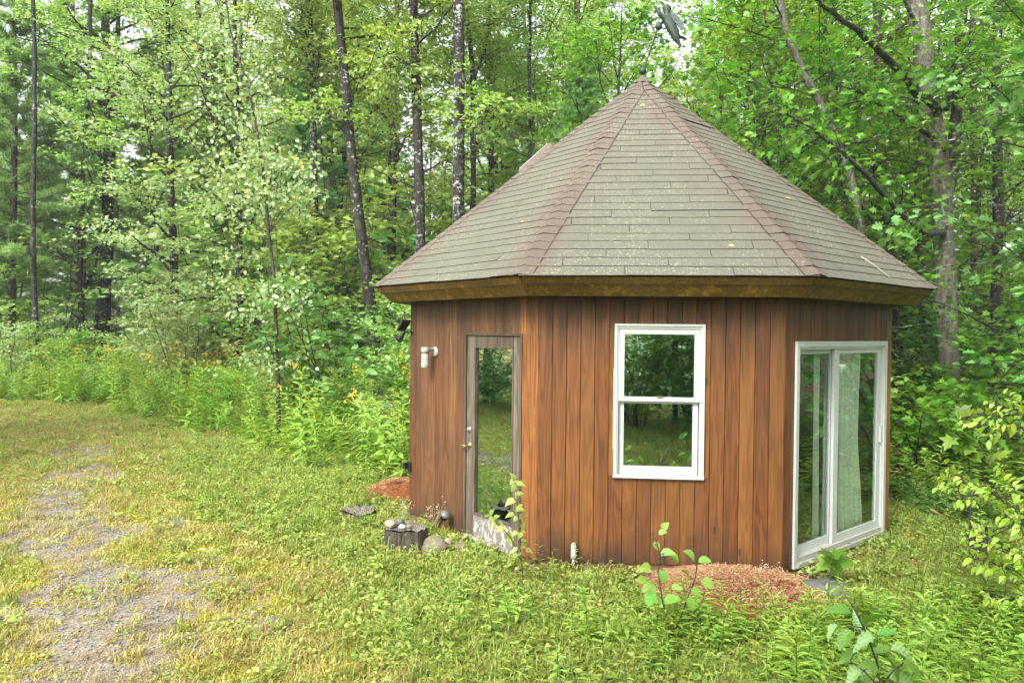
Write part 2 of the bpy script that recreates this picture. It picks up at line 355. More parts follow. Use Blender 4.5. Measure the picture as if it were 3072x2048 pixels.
# ------------------------------------------------------------------ ground
EDGE = np.array([(-60, 30), (-24, 23.5), (-16.8, 21.3), (-11.9, 20.0), (-6.7, 15.6), (-4.2, 12.9), (-2.6, 11.6), (-1.2, 11.6), (4.0, 13.0), (5.2, 9.5), (6.2, 6.5), (60, 6.0)])
def ye(x): return np.interp(x, EDGE[:, 0], EDGE[:, 1])
def hgt(x, y):
    x = np.asarray(x, float); y = np.asarray(y, float)
    h = .030*np.sin(.9*x+1)*np.sin(.7*y)+.014*np.sin(2.3*x+.4*y)+.012*np.sin(2.9*y-1.1*x)
    far = np.clip((np.hypot(x-CX, y-CY)-3.2)/3, 0, 1)
    rise = .018*np.clip(y-22, 0, 60)+.02*np.clip(x-9, 0, 40)
    return h*far+rise-.02*(1-far)
def seg_d(x, y, pts):
    d = np.full(np.shape(x), 99.0)
    for (x0, y0), (x1, y1) in zip(pts[:-1], pts[1:]):
        t = np.clip(((x-x0)*(x1-x0)+(y-y0)*(y1-y0))/((x1-x0)**2+(y1-y0)**2), 0, 1)
        d = np.minimum(d, np.hypot(x-x0-t*(x1-x0), y-y0-t*(y1-y0)))
    return d
def wob(x, y, f=1.0, p=0.0):
    return (np.sin(1.7*f*x+p+1.3*np.sin(1.1*f*y+p))+np.sin(2.3*f*y-p+1.1*np.sin(1.9*f*x))+.6*np.sin(5.1*f*x+3*p)*np.sin(4.3*f*y))/2.6
def gravel(x, y):
    a = seg_d(x, y, [(-8.2, 12.5), (-6.9, 9.8), (-5.3, 7.6), (-4.0, 6.1), (-2.7, 4.2), (-1.9, 2.5), (-1.0, -2)])
    b = seg_d(x, y, [(-4.3, 8.2), (-2.9, 6.2), (-1.9, 5.2), (-.9, 4.3), (-.2, 3)])
    n = wob(x, y, 1.2, .7)
    return np.clip((.80+.50*n-a)/.5, 0, 1), np.clip((.36+.42*n-b)/.4, 0, 1)
def lushness(x, y):                         # 0 yellow worn lawn, 1 green weeds
    d = x-np.interp(y, [2, 4.4, 6, 8, 10, 13], [-.3, -.5, -1.5, -3.2, -5.0, -6.5])
    return np.clip(.5+d*.75+.35*wob(x, y, .9, 2), 0, 1)
def beyond(x, y): return y-ye(x)           # metres into the woods' edge
def axis_coords(c, fine, n, far):
    t = np.linspace(-1, 1, n); k = 6.2
    return c+np.sinh(t*k)/math.sinh(k)*far*.985+t*fine
n = 420
gx = axis_coords(-2, 24, n, 600); gy = axis_coords(9, 22, n, 600)
X, Y = np.meshgrid(gx, gy, indexing='ij'); Z = hgt(X, Y)
V = np.stack([X, Y, Z], -1).reshape(-1, 3)
i, j = np.meshgrid(np.arange(n-1), np.arange(n-1), indexing='ij'); a = (i*n+j).ravel()
g = MB().add(V, np.stack([a, a+n, a+n+1, a+1], 1))
t = NT('ground soil moss and gravel'); o = t.obj()
n1 = t.noise(o, 1.4, 8, .6); n2 = t.noise(o, 9, 6, .6); n3 = t.noise(o, 60, 3, .6)
vor = t.n('ShaderNodeTexVoronoi'); t.l(o, vor.inputs['Vector']); vor.inputs['Scale'].default_value = 75
stone = t.mix(t.ramp(vor.outputs['Color'], [(.2, 0.0), (.8, 1.0)]), (.115, .10, .085), (.31, .285, .25))
soil = t.mix(n2, (.15, .10, .055), (.36, .27, .155)); moss = t.mix(n2, (.26, .205, .045), (.44, .36, .085)); green = t.mix(n2, (.05, .09, .02), (.17, .22, .05))
def soft(fac, nn, wd=.35): return t.ramp(t.math('ADD', fac, t.math('MULTIPLY', t.math('SUBTRACT', nn, .5), 1.3)), [(.5-wd/2, 0.0), (.5+wd/2, 1.0)])
c = t.mix(t.ramp(t.math('ADD', t.math('MULTIPLY', n1, .6), t.math('MULTIPLY', n2, .4)), [(.44, 0.0), (.58, 1.0)]), soil, moss)
c = t.mix(soft(t.attr('lush'), n1), c, green)
c = t.mix(soft(t.attr('gravel'), t.math('ADD', t.math('MULTIPLY', n2, .6), t.math('MULTIPLY', n1, .4)), .2), c, t.mix(t.ramp(n1, [(.4, .15), (.6, .7)]), stone, soil))
litter = t.mix(t.noise(o, 22, 5, .7), (.03, .016, .009), (.16, .085, .045))
c = t.mix(soft(t.attr('woods'), n1), c, litter)
h = t.math('ADD', t.math('MULTIPLY', n2, .4), t.math('MULTIPLY', t.math('ADD', n3, vor.outputs['Distance']), .35))
M_GROUND = t.done(t.prin(c, .85, .25, 0.0, t.bump(h, .8, .022)))
go = g.build('ground', M_GROUND, smooth=True); tag(go, 'ground of yellow moss, worn gravel tracks, weeds and leaf litter', kind='structure')
g1, g2 = gravel(V[:, 0], V[:, 1])
for nm, arr in (('gravel', np.maximum(g1, g2*.85)), ('lush', lushness(V[:, 0], V[:, 1])), ('woods', np.clip((beyond(V[:, 0], V[:, 1])-1.0)/2.5, 0, 1))):
    at = go.data.attributes.new(nm, 'FLOAT', 'POINT'); at.data.foreach_set('value', arr.astype(np.float32))
# ------------------------------------------------------------------ cabin materials
def wood_mat(name, c_dark, c_mid, c_light, grey=.0, greycol=(.16, .13, .10), stain=.8, rough=.62):
    t = NT(name); o = t.obj(); rd = t.rand()
    cmb = t.n('ShaderNodeCombineXYZ')
    for k in range(3): t.l(t.math('MULTIPLY', rd, (13.0, 29.0, 7.0)[k]), cmb.inputs[k])
    v = t.map(o, (1, 1, 1), cmb.outputs[0])
    wv = t.noise(t.map(v, (7, 7, .5)), 1.0, 3, .5, .6)                      # broad cathedral figure
    rings = t.math('SINE', t.math('MULTIPLY', wv, 60.0)); rings = t.math('ADD', t.math('MULTIPLY', rings, .5), .5)
    fine = t.noise(t.map(v, (70, 70, 1.6)), 1.0, 3, .7)
    f = t.math('ADD', t.math('MULTIPLY', rings, .22), t.math('MULTIPLY', fine, .70))
    f = t.math('ADD', f, t.math('MULTIPLY', t.math('SUBTRACT', rd, .5), .22))
    c = t.ramp(f, [(.22, c_dark), (.5, c_mid), (.85, c_light)])
    blot = t.noise(t.map(o, (1, 1, .35)), 2.6, 5, .65)
    c = t.mix(t.math('MULTIPLY', t.ramp(blot, [(.42, 0.0), (.68, 1.0)]), grey), c, greycol)
    big = t.noise(t.map(o, (1.6, 1.6, .8), cmb.outputs[0]), 1.0, 4, .6); hv = t.n('ShaderNodeHueSaturation'); t.l(c, hv.inputs['Color']); t.l(t.math('ADD', t.math('MULTIPLY', big, 1.1), .47), hv.inputs['Value']); t.l(t.math('ADD', .501, t.math('MULTIPLY', rd, .010)), hv.inputs['Hue']); c = hv.outputs[0]
    z = t.n('ShaderNodeSeparateXYZ'); t.l(o, z.inputs[0])
    st = t.noise(t.map(o, (2.2, 2.2, .9)), 1.6, 5, .65)                         # dark splash and mildew stains; the top band also paints eave shade
    lowf = t.ramp(t.math('ADD', t.math('MULTIPLY', z.outputs[2], -1.6), t.math('MULTIPLY', st, 2.0)), [(.40, 0.0), (.95, 1.0)])
    c = t.mix(t.math('MULTIPLY', lowf, stain), c, (.035, .024, .016))
    hi = t.ramp(t.math('ADD', t.math('MULTIPLY', t.math('SUBTRACT', z.outputs[2], 2.5), .85), t.math('MULTIPLY', t.noise(t.map(o, (9, 9, .5)), 1.2, 4, .6), 2.0)), [(.42, 0.0), (1.0, 1.0)])  # upper boards darkened: mildew stain with eave shade painted into the colour
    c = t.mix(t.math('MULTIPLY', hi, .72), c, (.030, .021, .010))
    kn = t.n('ShaderNodeTexVoronoi'); t.l(t.map(v, (3.2, 3.2, .9)), kn.inputs['Vector']); kn.inputs['Scale'].default_value = 1.5
    c = t.mix(t.ramp(kn.outputs['Distance'], [(.045, .8), (.07, 0.0)]), c, (.03, .015, .008))
    return t.done(t.prin(c, rough, .35, 0.0, t.bump(fine, .35, .003)))
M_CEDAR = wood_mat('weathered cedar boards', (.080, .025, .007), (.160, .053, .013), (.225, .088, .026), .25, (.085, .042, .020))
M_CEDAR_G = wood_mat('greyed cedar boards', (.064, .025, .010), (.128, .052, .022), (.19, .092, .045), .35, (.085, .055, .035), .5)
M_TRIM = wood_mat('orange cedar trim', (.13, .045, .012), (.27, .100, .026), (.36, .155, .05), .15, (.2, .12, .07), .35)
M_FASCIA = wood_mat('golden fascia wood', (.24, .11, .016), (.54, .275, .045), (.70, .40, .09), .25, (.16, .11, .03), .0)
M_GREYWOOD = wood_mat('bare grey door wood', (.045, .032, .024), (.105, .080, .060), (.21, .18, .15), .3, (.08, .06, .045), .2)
t = NT('flaking white paint on grey wood'); o = t.obj()
fl = t.noise(t.map(o, (2.2, 2.2, 1)), 14, 7, .72)
M_FLAKE = t.done(t.prin(t.mix(t.ramp(fl, [(.50, 0.0), (.56, 1.0)]), t.mix(t.noise(t.map(o, (1, 1, 8)), 10, 4), (.09, .075, .065), (.26, .23, .20)), (.44, .44, .42)), .6, .4, 0.0, t.bump(fl, .4, .004)))
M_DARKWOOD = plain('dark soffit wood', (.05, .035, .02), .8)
M_INNER = plain('interior wood panel', (.16, .09, .045), .6)
M_BASE = plain('damp grey footing', (.16, .15, .13), .85)
def white_mat(name, col=(.48, .51, .49), dirt=.45):
    t = NT(name); o = t.obj(); nz = t.noise(t.map(o, (1, 1, .3)), 11, 6, .7); chip = t.noise(o, 45, 4, .6)
    c = t.mix(t.math('MULTIPLY', t.ramp(nz, [(.5, 0.0), (.8, 1.0)]), dirt), col, (.36, .37, .32))
    c = t.mix(t.ramp(chip, [(.70, 0.0), (.72, 1.0)]), c, (.26, .20, .15))
    return t.done(t.prin(c, .42, .45, 0.0, t.bump(nz, .1, .002)))
M_WHITE = white_mat('white painted wood'); M_SASH = white_mat('white vinyl sash', (.50, .53, .52), .25); M_SILL = white_mat('grimy white sill', (.40, .40, .37), .9)
def glass_mat(name, k0, k1, tint):
    t = NT(name); lw = t.n('ShaderNodeLayerWeight'); lw.inputs['Blend'].default_value = .5; fr = t.math('ADD', t.math('MULTIPLY', t.math('POWER', lw.outputs['Facing'], 5.0), .96), .04)
    gl = t.n('ShaderNodeBsdfGlossy'); gl.inputs['Roughness'].default_value = .012; gl.inputs['Color'].default_value = (.84, 1.0, .90, 1)
    t.l(t.bump(t.noise(t.obj(), 2.2, 1), .10, .02), gl.inputs['Normal'])
    tp = t.n('ShaderNodeBsdfTransparent'); tp.inputs['Color'].default_value = tint
    mx = t.n('ShaderNodeMixShader'); t.l(t.math('ADD', t.math('MULTIPLY', fr, k1), k0, clamp=True), mx.inputs[0]); t.l(tp.outputs[0], mx.inputs[1]); t.l(gl.outputs[0], mx.inputs[2])
    return t.done(mx.outputs[0])
M_GLASS = glass_mat('window glass', .38, 2.6, (.80, .92, .80, 1)); M_GLASS2 = glass_mat('sliding door glass', .05, 1.4, (.95, .99, .95, 1))
M_BLACK = plain('black plastic', (.012, .012, .013), .38); M_STEEL = plain('dull nickel', (.55, .53, .48), .35, .5, 1.0); M_BRASS = plain('tarnished brass', (.55, .42, .20), .35, .5, 1.0)
M_GREYPLASTIC = plain('grey pvc', (.40, .43, .38), .5)
def shingle_mat(name, brown):
    t = NT(name); o = t.obj(); rd = t.rand(); s = t.n('ShaderNodeSeparateXYZ'); t.l(o, s.inputs[0])
    ang = t.math('ARCTAN2', s.outputs[0], t.math('MULTIPLY', s.outputs[1], -1.0))
    pp = t.math('PINGPONG', t.math('ADD', ang, N8/2), N8/2)                    # 0 on a hip, 22.5 degrees mid-face
    rad = t.math('SQRT', t.math('ADD', t.math('POWER', s.outputs[0], 2.0), t.math('POWER', s.outputs[1], 2.0)))
    hip = t.math('MULTIPLY', t.math('SINE', pp), rad)
    sv = t.n('ShaderNodeCombineXYZ'); t.l(t.math('MULTIPLY', ang, 3.0), sv.inputs[0]); t.l(t.math('MULTIPLY', s.outputs[2], .5), sv.inputs[1])
    streak = t.noise(sv.outputs[0], 1.6, 5, .6)
    f = t.math('ADD', t.math('MULTIPLY', hip, 1.35), t.math('MULTIPLY', t.math('SUBTRACT', streak, .5), 1.5))
    f = t.math('ADD', f, t.math('MULTIPLY', t.math('SUBTRACT', rd, .5), .16)); f = t.math('SUBTRACT', f, brown)
    c = t.ramp(f, [(.0, (.128, .106, .085)), (.16, (.135, .118, .094)), (.36, (.134, .129, .101)), (1.0, (.136, .138, .106))])
    gr = t.noise(o, 260, 3, .8); c = t.mix(t.ramp(gr, [(.30, .38), (.60, 0.0)]), c, (.04, .032, .025))
    lm = t.noise(o, 46, 6, .75); big = t.noise(o, 1.3, 4, .6)
    c = t.mix(t.math('MULTIPLY', t.ramp(lm, [(.57, 0.0), (.61, 1.0)]), t.ramp(big, [(.40, .12), (.62, .8)])), c, (.42, .41, .32))
    c = t.mix(t.math('MULTIPLY', t.ramp(t.noise(o, 3.5, 5, .7), [(.5, 0.0), (.75, 1.0)]), .3), c, (.08, .075, .05))
    return t.done(t.prin(c, .9, .2, 0.0, t.bump(gr, .5, .004)))
M_SHINGLE = shingle_mat('weathered asphalt shingles', .0); M_CAP = shingle_mat('brown hip shingles', .10)
M_BUTT = plain('black shingle edge and shadow gap', (.022, .017, .014), .9)
# ------------------------------------------------------------------ cabin
cabin = empty('octagonal_cabin', (CX, CY, 0), ROT)
tag(cabin, 'eight-sided cedar board cabin with steep brown shingle roof and white windows', 'cabin')
def face_xf(k):
    """cabin-local frame of face k (0 = the face to the camera): x along the wall, y outwards, z up"""
    a = k*N8; nrm = np.array([math.sin(a), -math.cos(a), 0]); tan = np.array([math.cos(a), math.sin(a), 0])
    return tan, nrm
def fmap(k, V, off=0.0):
    tan, nrm = face_xf(k); V = np.asarray(V, float)
    return V[:, 0:1]*tan+(V[:, 1:2]+AP+off)*nrm+V[:, 2:3]*np.array([0, 0, 1.0])
def fworld(k, x, y, z):
    p = fmap(k, [(x, y, z)])[0]; c, s = math.cos(ROT), math.sin(ROT)
    return np.array([CX+c*p[0]-s*p[1], CY+s*p[0]+c*p[1], p[2]])
class FB(MB):
    """boxes in a face's frame"""
    def __init__(s, k): super().__init__(); s.k = k
    def bx(s, x0, x1, y0, y1, z0, z1, mat=0):
        b = MB().box(x0, x1, y0, y1, z0, z1); F = b.f[0]
        return s.add(fmap(s.k, b.v[0]), F, mat)
ZT, ZB = 2.50, .055
OPEN = {0: (-.400, .388, .862, 2.212), -1: (-.03, .884, -.05, 2.150), 1: (-.915, .955, .03, 2.085)}
bm = MB()
def board(k, x0, x1, z0, z1, mat, name='board', proud=None):
    y1 = rng.normal()*.0012 if proud is None else proud; b = .004
    pr = [(x0, y1-.02), (x0, y1-b), (x0+b, y1), (x1-b, y1), (x1, y1-b), (x1, y1-.02)]
    V = [(x, y, z) for z in (z0, z1) for x, y in pr]; m = MB()
    q = [(i, (i+1) % 6, 6+(i+1) % 6, 6+i) for i in range(6)]
    m.add(fmap(k, V), (np.array(q), np.array([[5, 4, 3, 2, 1, 0], [6, 7, 8, 9, 10, 11]])))
    return m.build(name, mat, cabin)
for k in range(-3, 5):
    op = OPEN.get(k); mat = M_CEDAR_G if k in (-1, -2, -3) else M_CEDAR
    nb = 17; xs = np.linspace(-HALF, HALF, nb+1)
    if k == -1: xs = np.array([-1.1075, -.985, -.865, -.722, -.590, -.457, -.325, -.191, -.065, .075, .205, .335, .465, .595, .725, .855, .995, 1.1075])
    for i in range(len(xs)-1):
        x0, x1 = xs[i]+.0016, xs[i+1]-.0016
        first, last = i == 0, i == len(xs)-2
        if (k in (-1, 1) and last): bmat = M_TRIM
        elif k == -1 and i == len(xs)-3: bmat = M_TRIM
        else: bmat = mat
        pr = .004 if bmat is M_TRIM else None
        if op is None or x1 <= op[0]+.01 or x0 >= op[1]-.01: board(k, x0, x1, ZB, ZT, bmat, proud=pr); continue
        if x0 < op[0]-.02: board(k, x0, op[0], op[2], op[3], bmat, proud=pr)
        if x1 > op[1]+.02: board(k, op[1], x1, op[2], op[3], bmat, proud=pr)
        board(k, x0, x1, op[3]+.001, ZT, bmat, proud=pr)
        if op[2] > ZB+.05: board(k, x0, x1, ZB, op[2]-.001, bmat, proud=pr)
# wall framing behind the boards (one mesh: the shell), with the openings left open
sh = MB()
for k in range(-3, 5):
    hw = HALF-.012; op = OPEN.get(k); f = FB(k)
    rects = [(-hw, hw, -.02, ZT)] if op is None else [(-hw, op[0], -.02, ZT), (op[1], hw, -.02, ZT), (op[0], op[1], op[3], ZT)]+([(op[0], op[1], -.02, op[2])] if op[2] > 0 else [])
    for x0, x1, z0, z1 in rects: f.bx(x0, x1, -.12, -.0215, z0, z1)
    for a, b in zip(f.v, f.f): sh.add(a, b-(b.min()))
sh.build('wall_frame', M_INNER, cabin)
fb = MB(); ang = [(-.5+k)*N8 for k in range(8)]
def ngon(R, z, apx=None): return [(R*math.sin(a), -R*math.cos(a), z) for a in ang]
fb.add(ngon(RW-.03, -.35)+ngon(RW-.03, .052), (np.array([(i, (i+1) % 8, 8+(i+1) % 8, 8+i) for i in range(8)]), np.array([[*range(8)][::-1], [*range(8, 16)]])))
fb.build('footing', M_BASE, cabin)
fl = MB(); fl.add(ngon(RW-.16, .056)+ngon(RW-.16, .075), (np.array([(i, (i+1) % 8, 8+(i+1) % 8, 8+i) for i in range(8)]), np.array([[*range(8)][::-1], [*range(8, 16)]])))
fl.build('floor', M_INNER, cabin)
# roof
R2, Z2, R3, Z4 = 3.3126, 2.6619, 3.1179, 2.4908
ap = np.array([.045*math.cos(-ROT), .045*math.sin(-ROT), 5.405])
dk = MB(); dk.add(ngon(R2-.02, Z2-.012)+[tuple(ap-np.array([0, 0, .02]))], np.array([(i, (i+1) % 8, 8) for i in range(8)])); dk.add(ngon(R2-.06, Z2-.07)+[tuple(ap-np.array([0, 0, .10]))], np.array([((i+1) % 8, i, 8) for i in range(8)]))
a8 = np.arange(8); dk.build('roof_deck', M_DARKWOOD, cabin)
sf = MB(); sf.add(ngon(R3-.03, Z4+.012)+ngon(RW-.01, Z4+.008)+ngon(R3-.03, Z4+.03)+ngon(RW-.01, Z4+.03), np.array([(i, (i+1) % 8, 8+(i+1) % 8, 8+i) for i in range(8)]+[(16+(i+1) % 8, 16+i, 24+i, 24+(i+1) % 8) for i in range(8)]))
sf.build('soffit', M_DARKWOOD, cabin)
def fascia(k):
    m = MB(); aL, aR = ang[k], ang[k]+N8; mid = aL+N8/2; nrm = np.array([math.sin(mid), -math.cos(mid), 0]); n3 = nrm*.743-np.array([0, 0, .669])
    pt = lambda a, R, z: np.array([R*math.sin(a), -R*math.cos(a), z])
    e = .004; tn = np.array([math.cos(mid), math.sin(mid), 0])
    top = [pt(aL, R2-.045, Z2-.035)+tn*e, pt(aR, R2-.045, Z2-.035)-tn*e]; bot = [pt(aR, R3, Z4)-tn*e, pt(aL, R3, Z4)+tn*e]
    o4 = top+bot; inn = [p-nrm*.022*.743+np.array([0, 0, -.0]) for p in o4]; inn = [p+np.array([0, 0, .015]) for p in inn]
    m.add(o4+inn, np.array([(3, 2, 1, 0), (4, 5, 6, 7), (0, 1, 5, 4), (1, 2, 6, 5), (2, 3, 7, 6), (3, 0, 4, 7)]))
    # thin upper drip strip, split from the main board by a crack line
    top2 = [p+np.array([0, 0, .026])+nrm*.022 for p in top]; low2 = [p+nrm*.012*1.0 for p in (top[1]*.72+bot[0]*.28, top[0]*.72+bot[1]*.28)]
    q = top2+low2; qi = [p-nrm*.012 for p in q]
    m.add(q+qi, np.array([(3, 2, 1, 0), (4, 5, 6, 7), (0, 1, 5, 4), (1, 2, 6, 5), (2, 3, 7, 6), (3, 0, 4, 7)]))
    m.build('fascia_board', M_FASCIA, cabin)
for k in range(8): fascia(k)
# shingle courses: slabs on each roof plane, lapped; the front three planes piece by piece
NC = 32
rest = MB()
def roof_pt(k, s, tl):                       # s 0 at the eave .. 1 at the apex, tl -1..1 between the hips
    aL = ang[k]; aR = aL+N8
    L = np.array([R2*math.sin(aL), -R2*math.cos(aL), Z2]); Rr = np.array([R2*math.sin(aR), -R2*math.cos(aR), Z2])
    return (L*(1-tl)/2+Rr*(1+tl)/2)*(1-s)+ap*s
def plane_n(k):
    A, B, C = roof_pt(k, 0, -1), roof_pt(k, 0, 1), ap; n_ = np.cross(B-A, C-A); return n_/np.linalg.norm(n_)
for k in range(8):
    n_ = plane_n(k); W0 = np.linalg.norm(roof_pt(k, 0, 1)-roof_pt(k, 0, -1)); up = ap-roof_pt(k, 0, 0); SL = np.linalg.norm(up)
    for c in range(NC):
        s0, s1 = max(-.004, (c-.05)/NC), min(1, (c+1.12)/NC); wc = W0*(1-s0)
        cuts = [-1.0]; x = -wc/2+((c*.37+k*.19) % 1)*.92
        while x < wc/2-.10:
            if x > -wc/2+.12: cuts.append(2*x/wc)
            x += .92
        cuts.append(1.0)
        for a_, b_ in zip(cuts[:-1], cuts[1:]):
            g_ = .0028/wc*2; a2, b2 = a_+(g_ if a_ > -1 else 0), b_-(g_ if b_ < 1 else 0)
            d0 = rng.normal()*.0013; lift = .0085+abs(rng.normal())*.0016+(.008 if rng.random() < .01 else 0); sk = rng.normal()*.0009
            sc1 = (1-s0)/(1-s1) if s1 < .999 else 1
            q = [roof_pt(k, s0+d0-sk, a2), roof_pt(k, s0+d0+sk, b2)]
            ca, cb = (max(-1, a2*sc1) if a_ > -1 else -1), (min(1, b2*sc1) if b_ < 1 else 1)
            q += [roof_pt(k, s1, cb), roof_pt(k, s1, ca)]
            t_ = [q[0]+n_*lift, q[1]+n_*lift, q[2]+n_*.003, q[3]+n_*.003]; b4 = [q[0]+n_*.002, q[1]+n_*.002, q[2]+n_*.0005, q[3]+n_*.0005]
            m = rest if k not in (7, 0, 1) else MB()
            m.add(t_+b4, np.array([(0, 1, 2, 3)]), 0); m.add(t_+b4, np.array([(4, 5, 1, 0), (5, 6, 2, 1), (7, 4, 0, 3), (7, 6, 5, 4)]), 1)
            if m is not rest: m.build('shingle', [M_SHINGLE, M_BUTT], cabin)
ro = rest.build('shingle_courses', [M_SHINGLE, M_BUTT], cabin); ro['kind'] = 'stuff'
def hip_cap(k, c, m):
    """folded cap piece over the hip at the left side of plane k"""
    aL = ang[k]; e0 = np.array([R2*math.sin(aL), -R2*math.cos(aL), Z2]); nL, nR = plane_n((k-1) % 8), plane_n(k); nm_ = nL+nR; nm_ /= np.linalg.norm(nm_)
    dirh = ap-e0; Lh = np.linalg.norm(dirh); dirh /= Lh; tR = np.cross(nR, dirh)*-1; tL = np.cross(nL, dirh)
    tR = tR if tR @ np.array([math.cos(aL), math.sin(aL), 0]) > 0 else -tR; tL = tL if tL @ np.array([math.cos(aL), math.sin(aL), 0]) < 0 else -tL
    NCAP = 33; s0, s1 = (c-.03)/NCAP*Lh, min(Lh, (c+1.2)/NCAP*Lh); wd = .112+rng.normal()*.003; rows = []
    for s, lf in ((s0, .014+abs(rng.normal())*.003), (s1, .009)):
        w_ = min(wd, max(.02, (Lh-s)*.33)); b = e0+dirh*s
        sl_ = -.8*tL[2]/dirh[2]; sr_ = -.8*tR[2]/dirh[2]
        rows.append([b+(tL+dirh*sl_)*w_+nL*(lf*.62), b+(tL+dirh*sl_)*w_*.45+nL*lf*.95, b+nm_*lf*1.25, b+(tR+dirh*sr_)*w_*.45+nR*lf*.95, b+(tR+dirh*sr_)*w_+nR*(lf*.62)])
    V = rows[0]+rows[1]; lowr = [p-nm_*.012 for p in rows[0]]; V += lowr
    sd = 4 if k in (0, 7) else 0; tt_ = tR if sd == 4 else tL; nn_ = nR if sd == 4 else nL; ed = [rows[0][sd], rows[0][sd]+tt_*.011-nn_*.001, rows[1][sd]+tt_*.011+nn_*.003, rows[1][sd]+nn_*.003]; m.add(ed, [(0, 1, 2, 3)], 1)  # flat black strip beside the cap edge, painted in as its shadow gap
    m.add(V, np.array([(i, i+1, 6+i, 5+i) for i in range(4)]), 0); m.add(V, np.array([(10+i, 11+i, i+1, i) for i in range(4)]+[(10, 0, 5, 10)]), 1)
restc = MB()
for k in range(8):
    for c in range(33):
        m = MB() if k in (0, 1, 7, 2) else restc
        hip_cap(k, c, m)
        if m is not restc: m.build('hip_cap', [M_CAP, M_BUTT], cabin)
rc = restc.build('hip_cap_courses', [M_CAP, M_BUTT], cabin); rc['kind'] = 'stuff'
pk = MB(); pk.lathe([(.13, -.115), (.075, -.055), (.03, -.020), (.0, -.005)], 8, 0, tuple(ap+np.array([0, 0, .035]))); pk.build('peak_cap', M_CAP, cabin)
# small skylight box on the plane behind the left hip
k = 6; n_ = plane_n(k); b = roof_pt(k, .585, .12); upv = ap-roof_pt(k, 0, 0); upv /= np.linalg.norm(upv); tn = np.cross(upv, n_)
m = MB(); Vb = [b+tn*x*.30+upv*y*.26+n_*z for x in (-1, 1) for y in (-1, 1) for z in (.0, .10)]
m.add(Vb, [(0, 1, 3, 2), (4, 6, 7, 5), (0, 4, 5, 1), (2, 3, 7, 6), (0, 2, 6, 4), (1, 5, 7, 3)])
sk_ = m.build('skylight', plain('pale brown curb', (.16, .125, .10), .6), cabin)
m = MB(); Vb = [b+tn*x*.27+upv*y*.23+n_*z for x in (-1, 1) for y in (-1, 1) for z in (.102, .115)]
m.add(Vb, [(0, 1, 3, 2), (4, 6, 7, 5), (0, 4, 5, 1), (2, 3, 7, 6), (0, 2, 6, 4), (1, 5, 7, 3)]); m.build('dome_pane', plain('milky dome', (.38, .38, .36), .3), sk_)
# --- front double-hung window
f = FB(0); L, Rr, B, T = -.412, .400, .845, 2.228
f.bx(L, L+.024, -.03, .026, B+.026, T); f.bx(Rr-.024, Rr, -.03, .026, B+.026, T); f.bx(L, Rr, -.03, .024, T+.001, T+.022); f.bx(L-.003, Rr+.003, -.03, .034, B, B+.026)
f.bx(L+.024, L+.040, -.07, .012, B+.026, T); f.bx(Rr-.040, Rr-.024, -.07, .012, B+.026, T); f.bx(L+.040, Rr-.040, -.07, .012, T-.020, T-.0)
win = f.build('window', M_WHITE, cabin)
f = FB(0); f.bx(L-.008, L-.001, -.002, .014, 1.10, 1.84); f.build('bare_trim_strip', plain('raw yellow pine', (.45, .34, .12), .7), win)
def sash(k, x0, x1, z0, z1, y, rail=.052, par=None, low=None, top=None, mat=None, glass=None):
    f = FB(k); low = rail if low is None else low; top = rail if top is None else top
    f.bx(x0, x0+rail, y-.03, y, z0, z1); f.bx(x1-rail, x1, y-.03, y, z0, z1); f.bx(x0+rail, x1-rail, y-.03, y-.0005, z0, z0+low); f.bx(x0+rail, x1-rail, y-.03, y-.0005, z1-top, z1)
    so = f.build('sash', mat or M_SASH, par)
    g_ = FB(k); g_.bx(x0+rail+.0005, x1-rail-.0005, y-.018, y-.013, z0+low+.0005, z1-top-.0005); g_.build('pane', glass or M_GLASS, par)
    return so
sash(0, L+.041, Rr-.041, 1.545, T-.021, .002, .050, win, .040)
sash(0, L+.048, Rr-.048, B+.028, 1.552, -.036, .046, win, .072, .030)
f = FB(0); f.bx(-.02, .03, .0025, .014, 1.583, 1.594); f.build('sash_lock', M_BRASS, win)
# --- weathered entry door on the left face
f = FB(-1); f.bx(-.030, .0, -.06, .014, .062, 2.150); f.bx(.858, .884, -.06, .014, .062, 2.150); f.bx(.0, .858, -.06, .014, 2.128, 2.150)
door = f.build('door', M_GREYWOOD, cabin)
f = FB(-1); f.bx(-.035, .890, -.08, .030, .028, .061); f.build('threshold', M_FLAKE, door)
for x0, x1 in ((.003, .128), (.752, .855)):
    f = FB(-1); f.bx(x0, x1, -.045, -.004, .066, 2.125); f.build('stile', M_GREYWOOD if x0 > .5 else M_GREYWOOD, door)
f = FB(-1); f.bx(.1285, .7515, -.045, -.005, 2.018, 2.125); f.build('rail', M_GREYWOOD, door)
f = FB(-1); f.bx(.1285, .7515, -.045, -.005, .066, .284); r_ = f.build('rail', M_FLAKE, door); r_['label'] = 'bottom rail with flaking white paint'
f = FB(-1)
for x0, x1, z0, z1 in ((.1285, .146, .2845, 2.0175), (.734, .7515, .2845, 2.0175), (.146, .734, .2845, .302), (.146, .734, 2.0, 2.0175)): f.bx(x0, x1, -.040, .003, z0, z1)
f.build('glass_bead', M_WHITE if False else M_GREYWOOD, door)
f = FB(-1); f.bx(.1465, .7335, -.026, -.020, .3025, 1.9995); f.build('pane', M_GLASS, door)
def on_face(m, k): 
    for i in range(len(m.v)): m.v[i] = fmap(k, m.v[i])
    return m
m = MB(); m.lathe([(.0, .014), (.026, .012), (.030, .0), (.030, -.004)], 14, 0, (.052, -.004, 1.150), (0, 1, 0)); m.lathe([(.0, .032), (.013, .030), (.015, .008)], 10, 0, (.052, -.004, 1.150), (0, 1, 0)); on_face(m, -1).build('deadbolt', M_STEEL, door, True)
